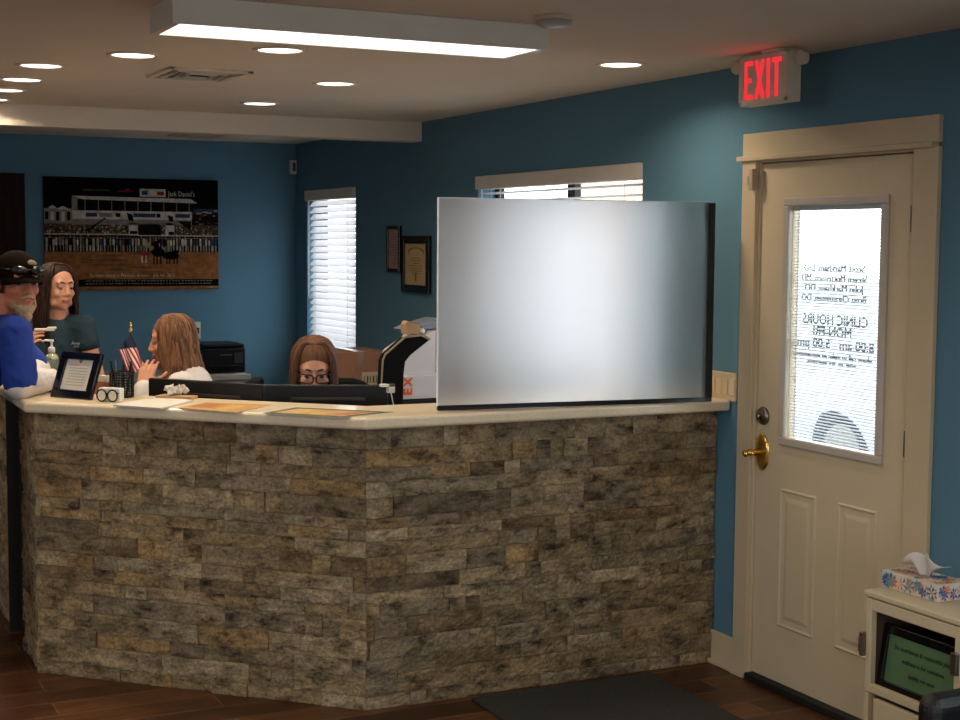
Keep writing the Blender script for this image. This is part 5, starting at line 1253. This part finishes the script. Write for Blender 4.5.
mb = MB(); c2 = [(7.05, .97, .74), (6.35, 1.36, .6), (5.2, 1.4, .6), (4.35, 1.0, .72)]
vs = [];
for y, z, w in c2: vs += [(Sx-w, y, z), (Sx+w, y, z)]
vs += [(Sx-.8, 7.05, .93), (Sx+.8, 7.05, .93), (Sx-.8, 4.35, .93), (Sx+.8, 4.35, .93)]
mb.add(vs, [(0,1,3,2), (2,3,5,4), (4,5,7,6), (8,0,2,4,6,10), (9,11,7,5,3,1), (8,9,1,0), (6,7,11,10), (8,10,11,9)]); mb.build('cabin', mat('dark_pane', (40, 46, 52), .1), car, bevel=.02)
for yy in (7.55, 4.85):
    for xs in (Sx-.87, Sx+.65):
        mb = MB(); mb.smooth = True; mb.lathe([(.2, 0), (.34, .01), (.36, .05), (.36, .17), (.34, .21), (.2, .22)], (xs, yy, .285), 28, 'x'); wh = mb.build('wheel', M_rubber, car)
        MB().lathe([(.19, -.004), (.19, .226)], (xs, yy, .285), 20, 'x').build('rim', M_steel, wh)

car.location += Vector((.62, .45, 0))
# ------------------------------------------------------------------ daylight, camera
W = bpy.data.worlds.new('World'); S.world = W; W.use_nodes = True; nt = W.node_tree; bgn = nt.nodes['Background']
tc = nt.nodes.new('ShaderNodeTexCoord'); sx_ = nt.nodes.new('ShaderNodeSeparateXYZ'); cr = nt.nodes.new('ShaderNodeValToRGB')
nt.links.new(tc.outputs['Generated'], sx_.inputs[0]); nt.links.new(sx_.outputs['Z'], cr.inputs[0]); nt.links.new(cr.outputs[0], bgn.inputs[0])
cr.color_ramp.elements[0].color = (.96, .97, 1, 1); cr.color_ramp.elements[1].color = (.75, .86, 1, 1)
bgn.inputs[1].default_value = SKY = 5.4
def portal(c, rot, sx, sy):
    L = bpy.data.lights.new('portal', 'AREA'); L.shape = 'RECTANGLE'; L.size = sx; L.size_y = sy; L.cycles.is_portal = True
    o = bpy.data.objects.new('window_portal', L); COL.objects.link(o); o.location = c; o.rotation_euler = rot
portal((D+WT+.01, 9.48, 1.51), (0, PI/2, 0), 1.12, .96); portal((D+WT+.01, 1.7, 1.51), (0, PI/2, 0), 1.12, 1.6); portal((D+WT+.01, 6.33, 1.51), (0, PI/2, 0), 1.12, 1.66); portal((D+WT+.01, 4.22, 1.02), (0, PI/2, 0), 2.04, .87)
portal((X0-WT-.01, 3.1, 1.45), (0, -PI/2, 0), 1.1, 1.8); portal((-.1, Y0-WT-.01, 1.3), (PI/2, 0, 0), 3.0, 1.6)

cam = bpy.data.cameras.new('Camera'); co = bpy.data.objects.new('Camera', cam); COL.objects.link(co); S.camera = co
cam.sensor_width = 36; cam.lens = 1461.31/960*36; cam.clip_end = 200
pitch, yaw, roll = .0808673, .4522951, .0071746
cp, sp = math.cos(pitch), math.sin(pitch)
Fv = Vector((math.sin(yaw)*cp, math.cos(yaw)*cp, -sp)); Rv = Vector((math.cos(yaw), -math.sin(yaw), 0)); Uv = Rv.cross(Fv)
R2 = Rv*math.cos(roll)+Uv*math.sin(roll); U2 = -Rv*math.sin(roll)+Uv*math.cos(roll)
co.matrix_world = Matrix(((R2.x, U2.x, -Fv.x, 0), (R2.y, U2.y, -Fv.y, 0), (R2.z, U2.z, -Fv.z, 1.72266), (0, 0, 0, 1)))

S.view_settings.view_transform = 'Standard'; S.view_settings.look = 'None'; S.view_settings.exposure = .28; S.view_settings.gamma = 1; S.view_settings.use_curve_mapping = False
S.cycles.use_denoising = True
try: S.cycles.denoiser = 'OPENIMAGEDENOISE'
except Exception: pass
S.cycles.max_bounces = 10; S.cycles.diffuse_bounces = 6; S.cycles.glossy_bounces = 4; S.cycles.transmission_bounces = 8; S.cycles.transparent_max_bounces = 24
S.cycles.sample_clamp_indirect = 6; S.cycles.caustics_reflective = False; S.cycles.caustics_refractive = False
